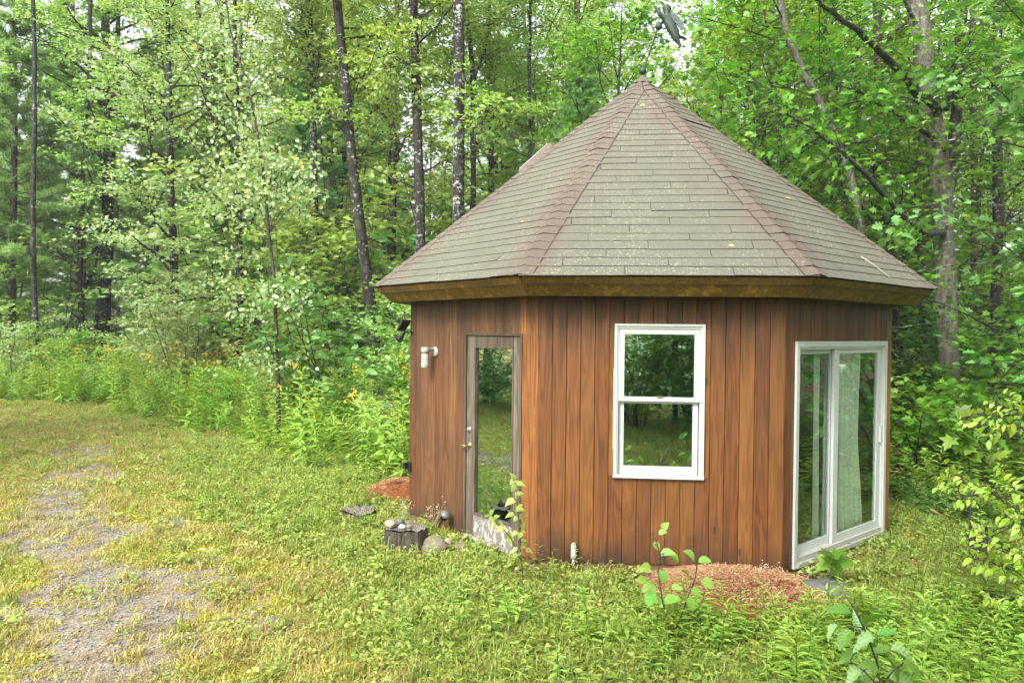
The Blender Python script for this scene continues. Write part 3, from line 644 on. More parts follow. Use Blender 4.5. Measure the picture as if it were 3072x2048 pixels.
m = MB(); m.lathe([(.0, .012), (.028, .010), (.032, -.004)], 14, 0, (.052, -.004, .985), (0, 1, 0)); m.tube([(.052, .0, .985), (.052, .055, .985), (.045, .062, .985), (-.005, .064, .980), (-.052, .062, .972)], [.010, .010, .010, .009, .008], 8); on_face(m, -1).build('handle', M_BRASS, door, True)
m = MB(); m.tube([(.125, -.06, .985), (.125, -.10, .985), (.17, -.105, .98), (.24, -.105, .95)], [.009, .009, .009, .007], 6); on_face(m, -1).build('inside_handle', M_STEEL, door, True)
# --- white sliding glass door on the right face
f = FB(1); L, Rr, B, T = -.930, .972, .018, 2.105
f.bx(L, L+.050, -.05, .022, B, T); f.bx(Rr-.050, Rr, -.05, .022, B, T); f.bx(L+.050, Rr-.050, -.05, .021, T-.052, T)
f.bx(L+.050, L+.066, -.09, .008, B+.09, T-.052); f.bx(Rr-.066, Rr-.050, -.09, .008, B+.09, T-.052); f.bx(L+.066, Rr-.066, -.09, .008, T-.075, T-.052)
sl = f.build('sliding_door', M_WHITE, cabin)
f = FB(1); f.bx(L+.050, Rr-.050, -.09, .034, B, B+.040); f.bx(L+.050, Rr-.050, -.09, .014, B+.040, B+.088); f.build('sill', M_SILL, sl)
sash(1, L+.067, -.095, B+.089, T-.076, -.050, .050, sl, .075, .045, glass=M_GLASS2); sash(1, -.145, Rr-.067, B+.089, T-.076, -.012, .090, sl, .075, .045, glass=M_GLASS2)
f = FB(1); f.bx(.862, .880, -.0115, .012, 1.02, 1.20); f.build('pull_handle', M_WHITE, sl)
# curtains hanging inside the sliding door
def curtain(x0, x1, amp, per, tw, label, col):
    n, mz = 90, 14; zz = np.linspace(.10, 2.03, mz); vs = []
    for z in zz:
        q = (2.03-z)/1.93; u = np.linspace(0, 1, n); wx = x0+(x1-x0)*(u*(1-.12*math.sin(q*2.6)*tw)+.03*tw*q); yy = -.135+amp*np.sin(u*per*6.28+q*1.2*tw+.8*np.sin(u*5+q*2))*(.6+.4*q)
        vs.append(np.stack([wx, yy, np.full(n, z)], 1))
    m = MB(); i, j = np.meshgrid(np.arange(mz-1), np.arange(n-1), indexing='ij'); a = (i*n+j).ravel()
    m.add(fmap(1, np.concatenate(vs)), np.stack([a, a+1, a+n+1, a+n], 1))
    c, s = math.cos(ROT), math.sin(ROT)
    m.v = [np.stack([CX+c*v[:, 0]-s*v[:, 1], CY+s*v[:, 0]+c*v[:, 1], v[:, 2]], 1) for v in m.v]
    t = NT('curtain cloth '+label[:8]); p = t.prin(col, .9, .1); tr = t.n('ShaderNodeBsdfTranslucent'); tr.inputs['Color'].default_value = (*col, 1)
    mx = t.n('ShaderNodeMixShader'); mx.inputs[0].default_value = .3; t.l(p, mx.inputs[1]); t.l(tr.outputs[0], mx.inputs[2])
    o = m.build('curtain', t.done(mx.outputs[0]), None, True); tag(o, label, 'curtain')
    so = o.modifiers.new('thickness', 'SOLIDIFY'); so.thickness = .003
curtain(.10, .66, .065, 5, 1.0, 'gathered pale curtain hanging behind the right pane of the sliding door', (.80, .84, .76))
curtain(-.33, -.19, .02, 2, .0, 'narrow grey white curtain edge hanging behind the left sliding pane', (.62, .61, .60))
# ------------------------------------------------------------------ fixtures on the cabin
RZ = ROT
def world_mb(m, k, org):
    """face-frame mesh made into world coordinates about org"""
    c, s = math.cos(ROT), math.sin(ROT)
    for i in range(len(m.v)):
        v = fmap(k, m.v[i]); m.v[i] = np.stack([CX+c*v[:, 0]-s*v[:, 1], CY+s*v[:, 0]+c*v[:, 1], v[:, 2]], 1)-np.array(org)
    return m
def root_at(name, k, x, y, z, label, cat): 
    p = fworld(k, x, y, z); return tag(empty(name, tuple(p)), label, cat), p
lamp, p = root_at('wall_lamp', -1, -.62, .0, 1.93, 'frosted jar lamp on a round grey plate beside the entry door', 'wall lamp')
M_LAMPM = plain('chalky grey metal', (.27, .27, .24), .6); M_JAR = plain('cloudy ribbed glass', (.38, .38, .33), .25, .7, var=.5, scale=30)
world_mb(MB().lathe([(.0, .026), (.040, .024), (.056, .012), (.058, .0)], 20, 0, (-.585, .004, 1.935), (0, 1, 0)), -1, p).build('back_plate', M_LAMPM, lamp, True)
world_mb(MB().tube([(-.585, .02, 1.955), (-.585, .07, 1.965), (-.60, .115, 1.965)], [.018, .018, .024], 10), -1, p).build('arm', M_LAMPM, lamp, True)
world_mb(MB().lathe([(.0, .045), (.046, .042), (.048, .0), (.046, -.022), (.0, -.022)], 18, 0, (-.60, .125, 1.945)), -1, p).build('cap', M_LAMPM, lamp, True)
world_mb(MB().lathe([(.040, .0), (.043, -.02), (.041, -.05), (.045, -.06), (.041, -.07), (.045, -.082), (.041, -.094), (.046, -.11), (.046, -.150), (.040, -.158), (.0, -.160)], 18, 0, (-.60, .125, 1.92)), -1, p).build('jar', M_JAR, lamp, True)
sp, p = root_at('solar_spotlight', -1, -1.09, .02, 2.18, 'black solar spotlight with tilted panel at the left wall corner', 'spotlight')
world_mb(MB().tube([(-1.06, .0, 2.155), (-1.06, .035, 2.155), (-1.14, .05, 2.155)], [.012, .012, .010], 8).lathe([(.0, .012), (.026, .010), (.026, .0)], 12, 0, (-1.06, .003, 2.155), (0, 1, 0)), -1, p).build('bracket', M_BLACK, sp, True)
c0 = np.array([-1.16, .06, 2.225]); ux = np.array([.105, .0, .10]); ux /= np.linalg.norm(ux); uy = np.array([0, 1.0, 0]); uz = np.cross(ux, uy)
def obox(c, a, b, c_, la, lb, lc): return [c+a*x*la+b*y*lb+c_*z*lc for x in (-1, 1) for y in (-1, 1) for z in (-1, 1)]
BF = [(0, 1, 3, 2), (4, 6, 7, 5), (0, 4, 5, 1), (2, 3, 7, 6), (0, 2, 6, 4), (1, 5, 7, 3)]
world_mb(MB().add(obox(c0, ux, uy, uz, .085, .055, .012), BF), -1, p).build('solar_panel', plain('dark solar glass', (.02, .02, .022), .2, .8), sp)
dr = np.array([-.55, .25, -.80]); world_mb(MB().lathe([(.0, -.02), (.016, -.018), (.020, .0), (.036, .085), (.040, .115), (.034, .112), (.0, .095)], 16, 0, (-1.155, .06, 2.145), tuple(dr)), -1, p).build('lamp_head', M_BLACK, sp, True)
dn = dr/np.linalg.norm(dr); world_mb(MB().lathe([(.033, .0), (.0, .004)], 14, 0, tuple(np.array([-1.155, .06, 2.145])+dn*.106), tuple(dr)), -1, p).build('lens', plain('greenish lens', (.35, .38, .12), .25), sp, True)
hb, p = root_at('hose_bracket', -1, -1.10, .0, .60, 'small black bracket on the far left corner of the cabin wall', 'bracket')
m = MB(); m.box(-1.115, -1.055, .005, .020, .535, .645); m.box(-1.165, -1.115, .0, .055, .565, .635)
world_mb(m, -1, p).build('plate', M_BLACK, hb)
ob, p = root_at('outlet_box', 0, -.765, .03, .0, 'small grey outdoor outlet box on a pipe at the front wall foot', 'outlet box')
world_mb(MB().tube([(-.765, .035, -.12), (-.765, .035, .10)], .0125, 10), 0, p).build('pipe', M_GREYPLASTIC, ob, True)
m = MB(); ring = [(x, z) for x, z in [(-.024, .10), (.024, .10), (.024, .205), (.018, .226), (0, .234), (-.018, .226), (-.024, .205)]]
V = [(-.765+x, .012, z) for x, z in ring]+[(-.765+x, .058, z) for x, z in ring]; m.add(V, (np.array([(i, (i+1) % 7, 7+(i+1) % 7, 7+i) for i in range(7)]), np.array([[*range(7, 14)]])))
world_mb(m, 0, p).build('box', M_GREYPLASTIC, ob)
m = MB(); m.box(-.778, -.752, .058, .064, .120, .205); world_mb(m, 0, p).build('cover_flap', plain('pale cover', (.58, .62, .55), .5), ob)
# ------------------------------------------------------------------ weathervane
DA = float((ap*0+np.array([CX+.045, CY, 5.418])-CAM) @ CF)
BP = W(1928, 213, DA)
wv = tag(empty('weathervane', tuple(BP)), 'leaning iron weathervane with a winged cherub above the roof peak', 'weathervane')
M_IRON = plain('dark verdigris iron', (.045, .062, .052), .55, .4, .3, .4, 30); M_ROD = plain('rusty rod', (.05, .038, .03), .6, .4, .3)
def wp(u, v, d=0.0): return W(u, v, DA+d)-BP
PXM = DA/FPX
MB().ball((0, 0, 0), 11.5*PXM, 14).build('finial_ball', M_IRON, wv, True)
MB().tube([wp(1924, 225), wp(1932, 205), wp(1950, 155), wp(1965, 108), wp(1972, 88)], [.016, .012, .011, .010, .008], 8).build('rod', M_ROD, wv, True)
MB().ball(tuple(wp(1976, 80)), 11*PXM, 14).build('globe', M_IRON, wv, True)
MB().ball(tuple(wp(1966, 112)), 5*PXM, 10).build('collar', M_IRON, wv, True)
m = MB(); m.tube([wp(1893, 120), wp(1930, 133), wp(1962, 122), wp(1992, 114)], .006, 6); tipc = wp(1893, 120)
m.tube([wp(1935, 131), wp(1918, 134)], [.022, .002], 6); m.tube([wp(1996, 110), wp(1990, 118), wp(2000, 122)], [.012, .014, .010], 6); m.build('arrow', plain('pale zinc', (.30, .32, .32), .5, .5, .6), wv, True)
MB().tube([wp(1980, 84), wp(1994, 86, .01), wp(2004, 84, .02)], .010, 6).build('bracket', M_IRON, wv, True)
def skin_fig(name, verts, edges, mat, parent, sub=2, root=0):
    me = bpy.data.meshes.new(name); me.from_pydata([tuple(v[0]) for v in verts], edges, []); o = bpy.data.objects.new(name, me); link(o); o.parent = parent
    md = o.modifiers.new('skin', 'SKIN'); md.use_smooth_shade = True
    for i, v in enumerate(verts):
        sv = me.skin_vertices[0].data[i]; sv.radius = (v[1], v[1]*(v[2] if len(v) > 2 else 1)); sv.use_root = (i == root)
    s = o.modifiers.new('sub', 'SUBSURF'); s.levels = sub; s.render_levels = sub; me.materials.append(mat); return o
fv = [(wp(2018, 92), .066), (wp(2012, 76), .064), (wp(2005, 58), .070), (wp(2001, 46), .036), (wp(2001, 36), .050), (wp(1999, 22), .056), (wp(1997, 14), .030),
      (wp(1992, 55, -.03), .036), (wp(1978, 42, -.05), .028), (wp(1971, 28, -.05), .022), (wp(1964, 17, -.05), .012),
      (wp(1998, 60, .06), .026), (wp(1985, 70, .07), .020), (wp(1978, 76, .03), .014),
      (wp(2024, 106, -.03), .052), (wp(2030, 120, -.03), .040), (wp(2038, 133, -.03), .020), (wp(2041, 141, -.03), .016), (wp(2034, 144, -.05), .013),
      (wp(2030, 100, .04), .038), (wp(2036, 112, .05), .026), (wp(2050, 113, .06), .018), (wp(2060, 120, .06), .012)]
skin_fig('cherub', fv, [(0, 1), (1, 2), (2, 3), (3, 4), (4, 5), (5, 6), (2, 7), (7, 8), (8, 9), (9, 10), (2, 11), (11, 12), (12, 13), (0, 14), (14, 15), (15, 16), (16, 17), (17, 18), (0, 19), (19, 20), (20, 21), (21, 22)], M_IRON, wv)
m = MB(); r = np.random.default_rng(4)
for _ in range(26):
    d = r.normal(size=3); d /= np.linalg.norm(d); m.ball(tuple(wp(2001, 27)+d*.044), .014, 6)
m.build('curly_hair', M_IRON, wv, True)
for off, nm in ((-.05, 'wing'), (.05, 'wing')):
    m = MB(); b = wp(2010, 50, off)
    for i in range(7):
        u0, v0 = 2008+i*3.4, 45+i*3.2; L1 = 28+i*3.0; an = math.radians(30+i*5.5-12)
        e = wp(u0+L1*math.cos(an)*.98, v0+L1*math.sin(an)*.75+1, off*(1+i*.12)); s = wp(u0, v0+2, off*.7); d = e-s; pn = np.cross(d, (0, 1, 0)); pn = pn/np.linalg.norm(pn)*.030
        th = np.array([0, .005, 0]); md_ = (s+e)/2
        q = [s-pn*.6, md_-pn, e-pn*.3, e+pn*.3, md_+pn, s+pn*.6]; V = [x-th*(1+.3*(i % 2)) for x in q]+[x+th for x in q]
        m.add(V, (np.array([(k_, (k_+1) % 6, 6+(k_+1) % 6, 6+k_) for k_ in range(6)]), np.array([[5, 4, 3, 2, 1, 0], [6, 7, 8, 9, 10, 11]])))
    m.build(nm, M_IRON, wv)
# leaves and a twig fallen on the shingles
def roof_world(k, s, tl, up=.014):
    p = roof_pt(k, s, tl)+plane_n(k)*up; c_, s_ = math.cos(ROT), math.sin(ROT); return np.array([CX+c_*p[0]-s_*p[1], CY+s_*p[0]+c_*p[1], p[2]]), np.array([c_*plane_n(k)[0]-s_*plane_n(k)[1], s_*plane_n(k)[0]+c_*plane_n(k)[1], plane_n(k)[2]])
M_YLEAF = plain('yellowed fallen leaf', (.50, .38, .12), .6)
for k, s, tl, sz, lab in ((0, .80, -.03, .075, 'single yellow leaf lying high on the front roof slope'), (0, .10, .55, .06, 'small yellowed leaf near the right end of the front eave'), (1, .34, .10, .07, 'pale leaf stuck on the right roof slope'), (7, .22, .55, .06, 'brown yellow leaf on the left roof slope beside the hip')):
    p_, n_ = roof_world(k, s, tl); m = MB(); d_ = np.cross(n_, (.3, .5, .8)); leaves(m, OVAL, np.zeros((1, 3)), d_[None], n_[None], sz, .5); tag(m.build('fallen_leaf', M_YLEAF, None, False, tuple(p_)), lab, 'leaf')
p_, n_ = roof_world(1, .10, .12, .016); q_, _ = roof_world(1, .03, .20, .016); m = MB(); m.tube([p_*0, (q_-p_)*.5+n_*.008, q_-p_, q_-p_+np.array([.03, -.02, -.03])], [.007, .006, .004, .002], 5); tag(m.build('fallen_twig', plain('bleached twig', (.38, .34, .26), .8), None, True, tuple(p_)), 'bleached twig lying at the eave of the right roof slope', 'twig')
# ------------------------------------------------------------------ stones, stumps, mounds
def rock(c, rad, seed, k=14, flat=.75):
    r = np.random.default_rng(seed); m = MB(); m.ball((0, 0, 0), 1.0, k); v = m.v[0]; ax = rnorm(r.normal(size=(9, 3))); am = .10*r.random(9); cut = .72+.25*r.random(9)
    for a_, c_ in zip(ax, cut):
        d = v @ a_; v = v-np.outer(np.clip(d-c_, 0, 1), a_)
    v = v*(1+.05*np.sin(v @ ax[0]*5+1)+.04*np.sin(v @ ax[1]*9))[:, None]
    m.v[0] = v*np.array(rad); return m
def stone_mat(name, a_, b_, sp=None):
    t = NT(name); o = t.obj(); n_ = t.noise(o, 11, 7, .7); c = t.mix(t.ramp(n_, [(.35, 0.0), (.65, 1.0)]), a_, b_)
    c = t.mix(t.ramp(t.noise(o, 5, 4), [(.55, 0.0), (.7, .6)]), c, sp or (.16, .18, .08)); return t.done(t.prin(c, .85, .3, 0.0, t.bump(n_, .7, .02)))
M_STONE = stone_mat('mossy tan stone', (.10, .095, .06), (.25, .22, .15)); M_PINK = stone_mat('pinkish quartz', (.28, .20, .16), (.46, .36, .29), (.5, .4, .3)); M_WSTONE = stone_mat('white quartz', (.42, .40, .38), (.60, .57, .54), (.6, .55, .5)); M_DSTONE = stone_mat('dark grey stone', (.07, .075, .07), (.17, .175, .16))
def put_rock(u, v, rad, mat, seed, label, z=None, ground_v=None, cat='stone'):
    p = G(u, v, z or 0.0)
    zz = float(hgt(p[0], p[1]))+rad[2]*.45 if z is None else z
    o = rock(None, rad, seed).build('stone', mat, None, True, (p[0], p[1], zz)); return tag(o, label, cat)
t = NT('old stump end grain'); o = t.obj(); wv_ = t.n('ShaderNodeTexWave', wave_type='RINGS', rings_direction='Z'); t.l(o, wv_.inputs['Vector']); wv_.inputs['Scale'].default_value = 14; wv_.inputs['Distortion'].default_value = 3.5; wv_.inputs['Detail'].default_value = 3
M_STUMPTOP = t.done(t.prin(t.mix(wv_.outputs['Color'], (.07, .06, .05), (.26, .235, .20)), .8, .2, 0.0, t.bump(wv_.outputs['Fac'], .6, .01)))
M_STUMPSIDE = bark_mat('rotting black bark', (.012, .011, .010), (.10, .085, .06), None, scale=22)
def stump(name, p, rad, h, seed, label, tilt=(0, 0)):
    r = np.random.default_rng(seed); k = 22; an = np.arange(k)/k*2*math.pi; prof = 1+.10*np.sin(an*3+r.random()*6)+.06*np.sin(an*7+1)+.03*r.normal(size=k)
    root = empty(name, tuple(p)); root.rotation_euler = (tilt[0], tilt[1], 0); tag(root, label, 'stump')
    m = MB(); V = []
    for z, s in ((-.12, 1.12), (.0, 1.08), (h*.5, 1.0), (h-.012, .97)): V += [(rad*s*q*math.cos(a_), rad*s*q*math.sin(a_)*.9, z) for a_, q in zip(an, prof)]
    i, j = np.meshgrid(np.arange(3), np.arange(k), indexing='ij'); m.add(V, np.stack([i*k+j, i*k+(j+1) % k, (i+1)*k+(j+1) % k, (i+1)*k+j], -1).reshape(-1, 4)); m.build('bark', M_STUMPSIDE, root)
    m = MB(); V = [(0, 0, h-.022)]
    for s in (.5, .955): V += [(rad*s*q*math.cos(a_), rad*s*q*math.sin(a_)*.9, h-.016+.010*r.normal()+.012*(s > .9)) for a_, q in zip(an, prof)]
    m.add(V, (np.array([(0, 1+i, 1+(i+1) % k) for i in range(k)]), np.array([(1+i, 1+k+i, 1+k+(i+1) % k, 1+(i+1) % k) for i in range(k)]))); m.build('cut_top', M_STUMPTOP, root); return root
p1 = G(1076, 1550); stump('tree_stump', (p1[0], p1[1], 0), .20, .085, 5, 'low flat sawn stump in the grass left of the cabin', (.06, .03))
p2 = G(1212, 1650); P2 = np.array([p2[0], p2[1]+.10, -.04]); stump('tree_stump', tuple(P2), .205, .25, 6, 'dark rotting stump with small rocks on its top beside the cabin corner')
def on_stump(dx, dy, rad, mat, seed, label): return tag(rock(None, rad, seed).build('stone', mat, None, True, (P2[0]+dx, P2[1]+dy, .202+rad[2]*.75)), label, 'stone')
on_stump(-.155, -.02, (.065, .05, .045), M_PINK, 11, 'pink brown rock on the left edge of the dark stump')
on_stump(-.09, .09, (.055, .045, .040), M_DSTONE, 12, 'rounded grey rock at the back of the dark stump')
on_stump(-.03, -.045, (.038, .030, .024), M_WSTONE, 13, 'small white quartz stone at the middle of the dark stump')
on_stump(.035, -.03, (.034, .030, .026), M_STONE, 14, 'small tan stone right of the white one on the dark stump')
put_rock(1302, 1650, (.16, .12, .115), M_STONE, 21, 'large lichened tan boulder between the dark stump and the door')
put_rock(1342, 1645, (.05, .05, .09), M_PINK, 22, 'upright pinkish stone right of the large boulder')
put_rock(1383, 1650, (.065, .05, .085), M_STONE, 23, 'pointed grey stone nearest the door frame')
put_rock(1355, 1672, (.045, .04, .035), M_DSTONE, 24, 'small dark stone low in the weeds before the boulder')
put_rock(2480, 1775, (.26, .16, .085), M_DSTONE, 25, 'flat dark grey stone in front of the sliding door')
put_rock(632, 1902, (.035, .03, .02), M_STONE, 26, 'small pale stone lying in the worn lawn')
put_rock(1090, 1660, (.05, .018, .012), M_DSTONE, 27, 'flat dark chip in the grass before the stump')
pl = G(1333, 1610); ptl = tag(empty('path_light', (pl[0], pl[1]+.05, .22)), 'fallen domed solar path light behind the boulder', 'path light'); ptl.rotation_euler = (.35, .5, 0)
MB().lathe([(.0, .045), (.030, .040), (.050, .022), (.060, .0), (.052, -.004), (.0, -.004)], 18).build('dome_cap', plain('worn grey cap', (.13, .13, .13), .35), ptl, True)
MB().lathe([(.045, -.005), (.040, -.05), (.0, -.055)], 14).build('lens', M_BLACK, ptl, True); MB().tube([(0, 0, -.05), (0, 0, -.30)], .008, 6).build('stake', M_BLACK, ptl)
# mounds of wood shavings
t = NT('wood shavings'); o = t.obj(); v1 = t.n('ShaderNodeTexVoronoi'); t.l(t.map(o, (1, 1, 2)), v1.inputs['Vector']); v1.inputs['Scale'].default_value = 70
fr_ = t.math('ADD', t.attr('fresh'), t.math('MULTIPLY', t.math('SUBTRACT', t.noise(o, 7, 5), .5), .9))
c = t.mix(t.ramp(fr_, [(.45, 0.0), (.62, 1.0)]), t.mix(v1.outputs['Color'], (.13, .036, .010), (.36, .13, .045)), t.mix(v1.outputs['Color'], (.36, .20, .10), (.60, .40, .23)))
M_SAW = t.done(t.prin(c, .85, .2, 0.0, t.bump(v1.outputs['Distance'], .9, .02)))
def mound(name, cx, cy, rx, ry, h, seed, label, rot=0.0, fresh=lambda x, y: 0*x+.5):
    r = np.random.default_rng(seed); n_ = 70; g_ = np.linspace(-1.15, 1.15, n_); X_, Y_ = np.meshgrid(g_, g_, indexing='ij'); d = np.hypot(X_, Y_)+.12*wob(X_*2, Y_*2, 1.3, seed)
    z = h*np.clip(1-d**2, -.3, 1)*(1+.16*wob(X_*2, Y_*2, 2.6, seed+1))+.006*r.normal(size=X_.shape)-.015
    xx = X_*rx*math.cos(rot)-Y_*ry*math.sin(rot); yy = X_*rx*math.sin(rot)+Y_*ry*math.cos(rot)
    m = MB(); i, j = np.meshgrid(np.arange(n_-1), np.arange(n_-1), indexing='ij'); a_ = (i*n_+j).ravel(); m.add(np.stack([xx, yy, z], -1).reshape(-1, 3), np.stack([a_, a_+n_, a_+n_+1, a_+1], 1))
    gh = hgt(xx+cx, yy+cy); m.v[0][:, 2] += gh.ravel()
    o = m.build(name, M_SAW, None, True, (cx, cy, 0)); tag(o, label, 'mound')
    at = o.data.attributes.new('fresh', 'FLOAT', 'POINT'); at.data.foreach_set('value', fresh(X_, Y_).ravel().astype(np.float32))
mc = fworld(0, .62, .48, 0); MR = (mc[0], mc[1], .88, .80)
mound('wood_shavings', mc[0], mc[1], .88, .80, .15, 3, 'large rusty mound of wood shavings at the foot of the front wall', ROT, lambda x, y: np.clip(.50+(y-.05)*1.6, 0, 1))
mc2 = fworld(0, .05, .20, 0); mound('wood_shavings', mc2[0], mc2[1]-.12, .55, .30, .045, 8, 'thin spread of red shavings behind the broad-leaved sapling', ROT, lambda x, y: .35+y*.4)
ML = (-1.95, 9.55, .55, .55); mound('wood_shavings', ML[0], ML[1], .62, .50, .20, 5, 'small orange mound of wood shavings left of the cabin', 0, lambda x, y: .45+.2*y)
# ------------------------------------------------------------------ single plants near the camera, leaf by leaf
def leaf_set(name, shape, mat, tints=(.25, .5, .8), curl=1.0):
    out_ = []
    for k_, ti in enumerate(tints):
        m = MB(); V, F = shape; Vv = V.copy(); Vv[:, 2] *= (1+.6*k_)*curl; m.add(Vv, F, 0, ti); me = m.mesh(name); me.materials.append(mat)
        me.polygons.foreach_set('use_smooth', np.ones(len(me.polygons), bool)); out_.append(me)
    return out_
def leaf_obj(me, parent, p, d, n_, s):
    d = Vector(d).normalized(); n_ = Vector(n_); n_ = (n_-d*n_.dot(d)).normalized(); b = n_.cross(d)
    Mx = Matrix(((d.x, b.x, n_.x, 0), (d.y, b.y, n_.y, 0), (d.z, b.z, n_.z, 0), (0, 0, 0, 1)))
    o = bpy.data.objects.new('leaf', me); link(o); o.parent = parent; o.matrix_basis = Matrix.Translation(Vector(p)) @ Mx @ Matrix.Diagonal((s, s, s, 1)); return o
S_HEART = leaf_set('heart leaf', HEART, L_BIG); S_ROUND = leaf_set('round leaf', ROUND, L_BIG); S_SMALL = leaf_set('small aspen leaf', HEART, L_LUSH, (.2, .45, .7)); S_YEL = leaf_set('beech leaf', sym([(.25, .20), (.55, .25), (.8, .14)], .3, .2), L_BEECH, (.2, .5, .85)); S_BURD = leaf_set('wavy broad leaf', sym([(.08, .14), (.2, .26), (.28, .20), (.42, .32), (.50, .24), (.64, .27), (.72, .18), (.86, .14)], .5, .3), L_BURD, (.25, .5, .95))
S_MAP = leaf_set('maple leaf', MAPLE, L_MAPLE)
def px_plant(name, dep, stems, lv, sset, label, cat, rad=.006, stem_mat=None, seed=1, depvar=.10, size=1.0, petiole=True, face=.55):
    """plant in front of the camera: stems and leaves given where the photograph shows them"""
    r = np.random.default_rng(seed); base = W(*stems[0][0], dep); root = tag(empty(name, (base[0], base[1], 0)), label, cat); o3 = np.array([base[0], base[1], 0])
    sm = MB(); allp = []
    for si, st in enumerate(stems):
        P = np.array([W(u, v, dep+.05*math.sin(q*1.7+si*2)) for q, (u, v) in enumerate(st)])-o3
        if si == 0 and P[0][2] > 0: P = np.vstack([P[0]*np.array([1, 1, 0])-np.array([0, 0, .03]), P])
        sm.tube(P, np.linspace(rad*(1 if si == 0 else .75), rad*.35, len(P)), 6, cap=False); allp.append(interp(P, np.linspace(0, 1, 60)))
    A = np.concatenate(allp)
    for (u, v, s, ang_) in lv:
        p = W(u, v, dep+r.normal()*depvar)-o3; q = A[np.argmin(((A-p)**2).sum(1)+.15*np.clip(A[:, 2]-p[2], 0, 9))]; L_ = s*dep/FPX*size
        d = math.cos(R_(ang_))*CR+math.sin(R_(ang_))*CU-CF*(.25+.3*r.random()); st_ = p-np.array(d)/np.linalg.norm(d)*L_*.5
        sm.tube([q, (q+st_)/2+np.array([0, 0, .01]), st_], [rad*.35, rad*.3, rad*.25], 4, cap=False)
        nn = np.array([0, 0, 1.0])-CF*face+r.normal(size=3)*.25; leaf_obj(sset[r.integers(len(sset))], root, st_, d, nn, L_)
    sm.build('stem', stem_mat or M_STEM, root, True); return root
rl = np.random.default_rng(77)
pts = [(1540, 1430, 20, 100), (1562, 1451, 22, 0), (1537, 1444, 18, 200), (1540, 1464, 20, 230), (1557, 1482, 22, 40), (1561, 1489, 22, 20), (1529, 1505, 24, 190), (1556, 1518, 20, 50), (1560, 1526, 22, 10), (1530, 1544, 22, 170), (1570, 1547, 22, 25), (1546, 1556, 14, 230), (1568, 1576, 16, 270),
       (1571, 1594, 13, 0), (1543, 1600, 16, 200), (1559, 1606, 15, 260), (1571, 1620, 14, 20), (1573, 1628, 15, 340), (1571, 1641, 16, 10), (1588, 1651, 16, 0), (1543, 1648, 15, 190), (1554, 1660, 15, 210), (1462, 1546, 18, 180), (1476, 1534, 16, 60), (1490, 1549, 16, 40), (1477, 1557, 15, 330), (1480, 1574, 17, 200), (1500, 1570, 17, 10), (1498, 1587, 17, 200), (1513, 1587, 18, 20), (1521, 1606, 18, 200), (1531, 1622, 17, 260), (1575, 1690, 15, 20), (1548, 1668, 14, 150)]
px_plant('aspen_seedling', 5.9, [[(1572, 1770), (1566, 1700), (1560, 1640), (1556, 1560), (1551, 1500), (1548, 1440)], [(1562, 1665), (1530, 1610), (1500, 1575), (1470, 1552)]], pts, S_SMALL, 'thin seedling with small round yellow-green leaves in front of the entry door', 'sapling', .005, M_TWIG, 1, .06, 1.25)
pts = [(1996, 1578, 34, 65), (1988, 1597, 30, 30), (1969, 1638, 34, 320), (2003, 1660, 52, 25), (2022, 1673, 44, 330), (2070, 1666, 56, 120), (2114, 1681, 46, 15), (1937, 1704, 46, 165), (1989, 1729, 46, 300), (2060, 1722, 56, 130), (1947, 1761, 54, 195), (1952, 1795, 58, 240), (2016, 1800, 60, 30), (1993, 1808, 44, 200), (2072, 1812, 46, 300), (2124, 1751, 52, 345), (2030, 1765, 40, 20), (1925, 1740, 40, 170), (2088, 1775, 38, 330)]
px_plant('poplar_sapling', 4.95, [[(2011, 1975), (2010, 1925), (2003, 1860), (1989, 1810), (1979, 1746), (1974, 1711), (1984, 1682), (1969, 1623), (1949, 1592)], [(2006, 1895), (2028, 1883), (2050, 1830), (2065, 1785), (2087, 1731), (2090, 1700)], [(1984, 1682), (1992, 1660), (2003, 1650)]], pts, S_ROUND, 'sapling with large round green leaves before the shavings mound', 'sapling', .008, M_TWIG, 2, .07, .84)
pts = [(2523, 1827, 100, 160), (2620, 1847, 92, 60), (2594, 1918, 78, 190), (2533, 1913, 84, 215), (2650, 1949, 105, 40), (2714, 1962, 92, 350), (2548, 1966, 76, 190), (2612, 1996, 86, 150), (2561, 2020, 76, 200), (2689, 2004, 88, 310), (2742, 2004, 80, 330), (2700, 2030, 80, 10), (2600, 2030, 86, 240), (2640, 2040, 70, 280), (2500, 1885, 62, 180), (2570, 1868, 60, 100), (2660, 1895, 70, 30)]
px_plant('broad_leaf_plant', 3.85, [[(2640, 2075), (2632, 1990), (2600, 1900), (2560, 1820), (2535, 1785)], [(2640, 2060), (2680, 2010), (2720, 1980)], [(2640, 2060), (2590, 2010), (2550, 1980)]], pts, S_BURD, 'tall weed with big glossy wavy leaves at the bottom right', 'plant', .008, M_TWIG, 3, .16, .85, face=.30)
pts = [(2478, 1658, 66, 160), (2515, 1655, 70, 50), (2470, 1690, 70, 200), (2508, 1700, 76, 280), (2540, 1680, 78, 350), (2490, 1672, 50, 100)]
px_plant('maple_seedling', 6.1, [[(2484, 1790), (2490, 1720), (2498, 1674)]], pts, S_MAP, 'seedling with five spread green leaves before the sliding door', 'sapling', .006, M_STEM, 4, .05, 1.0, face=.2)
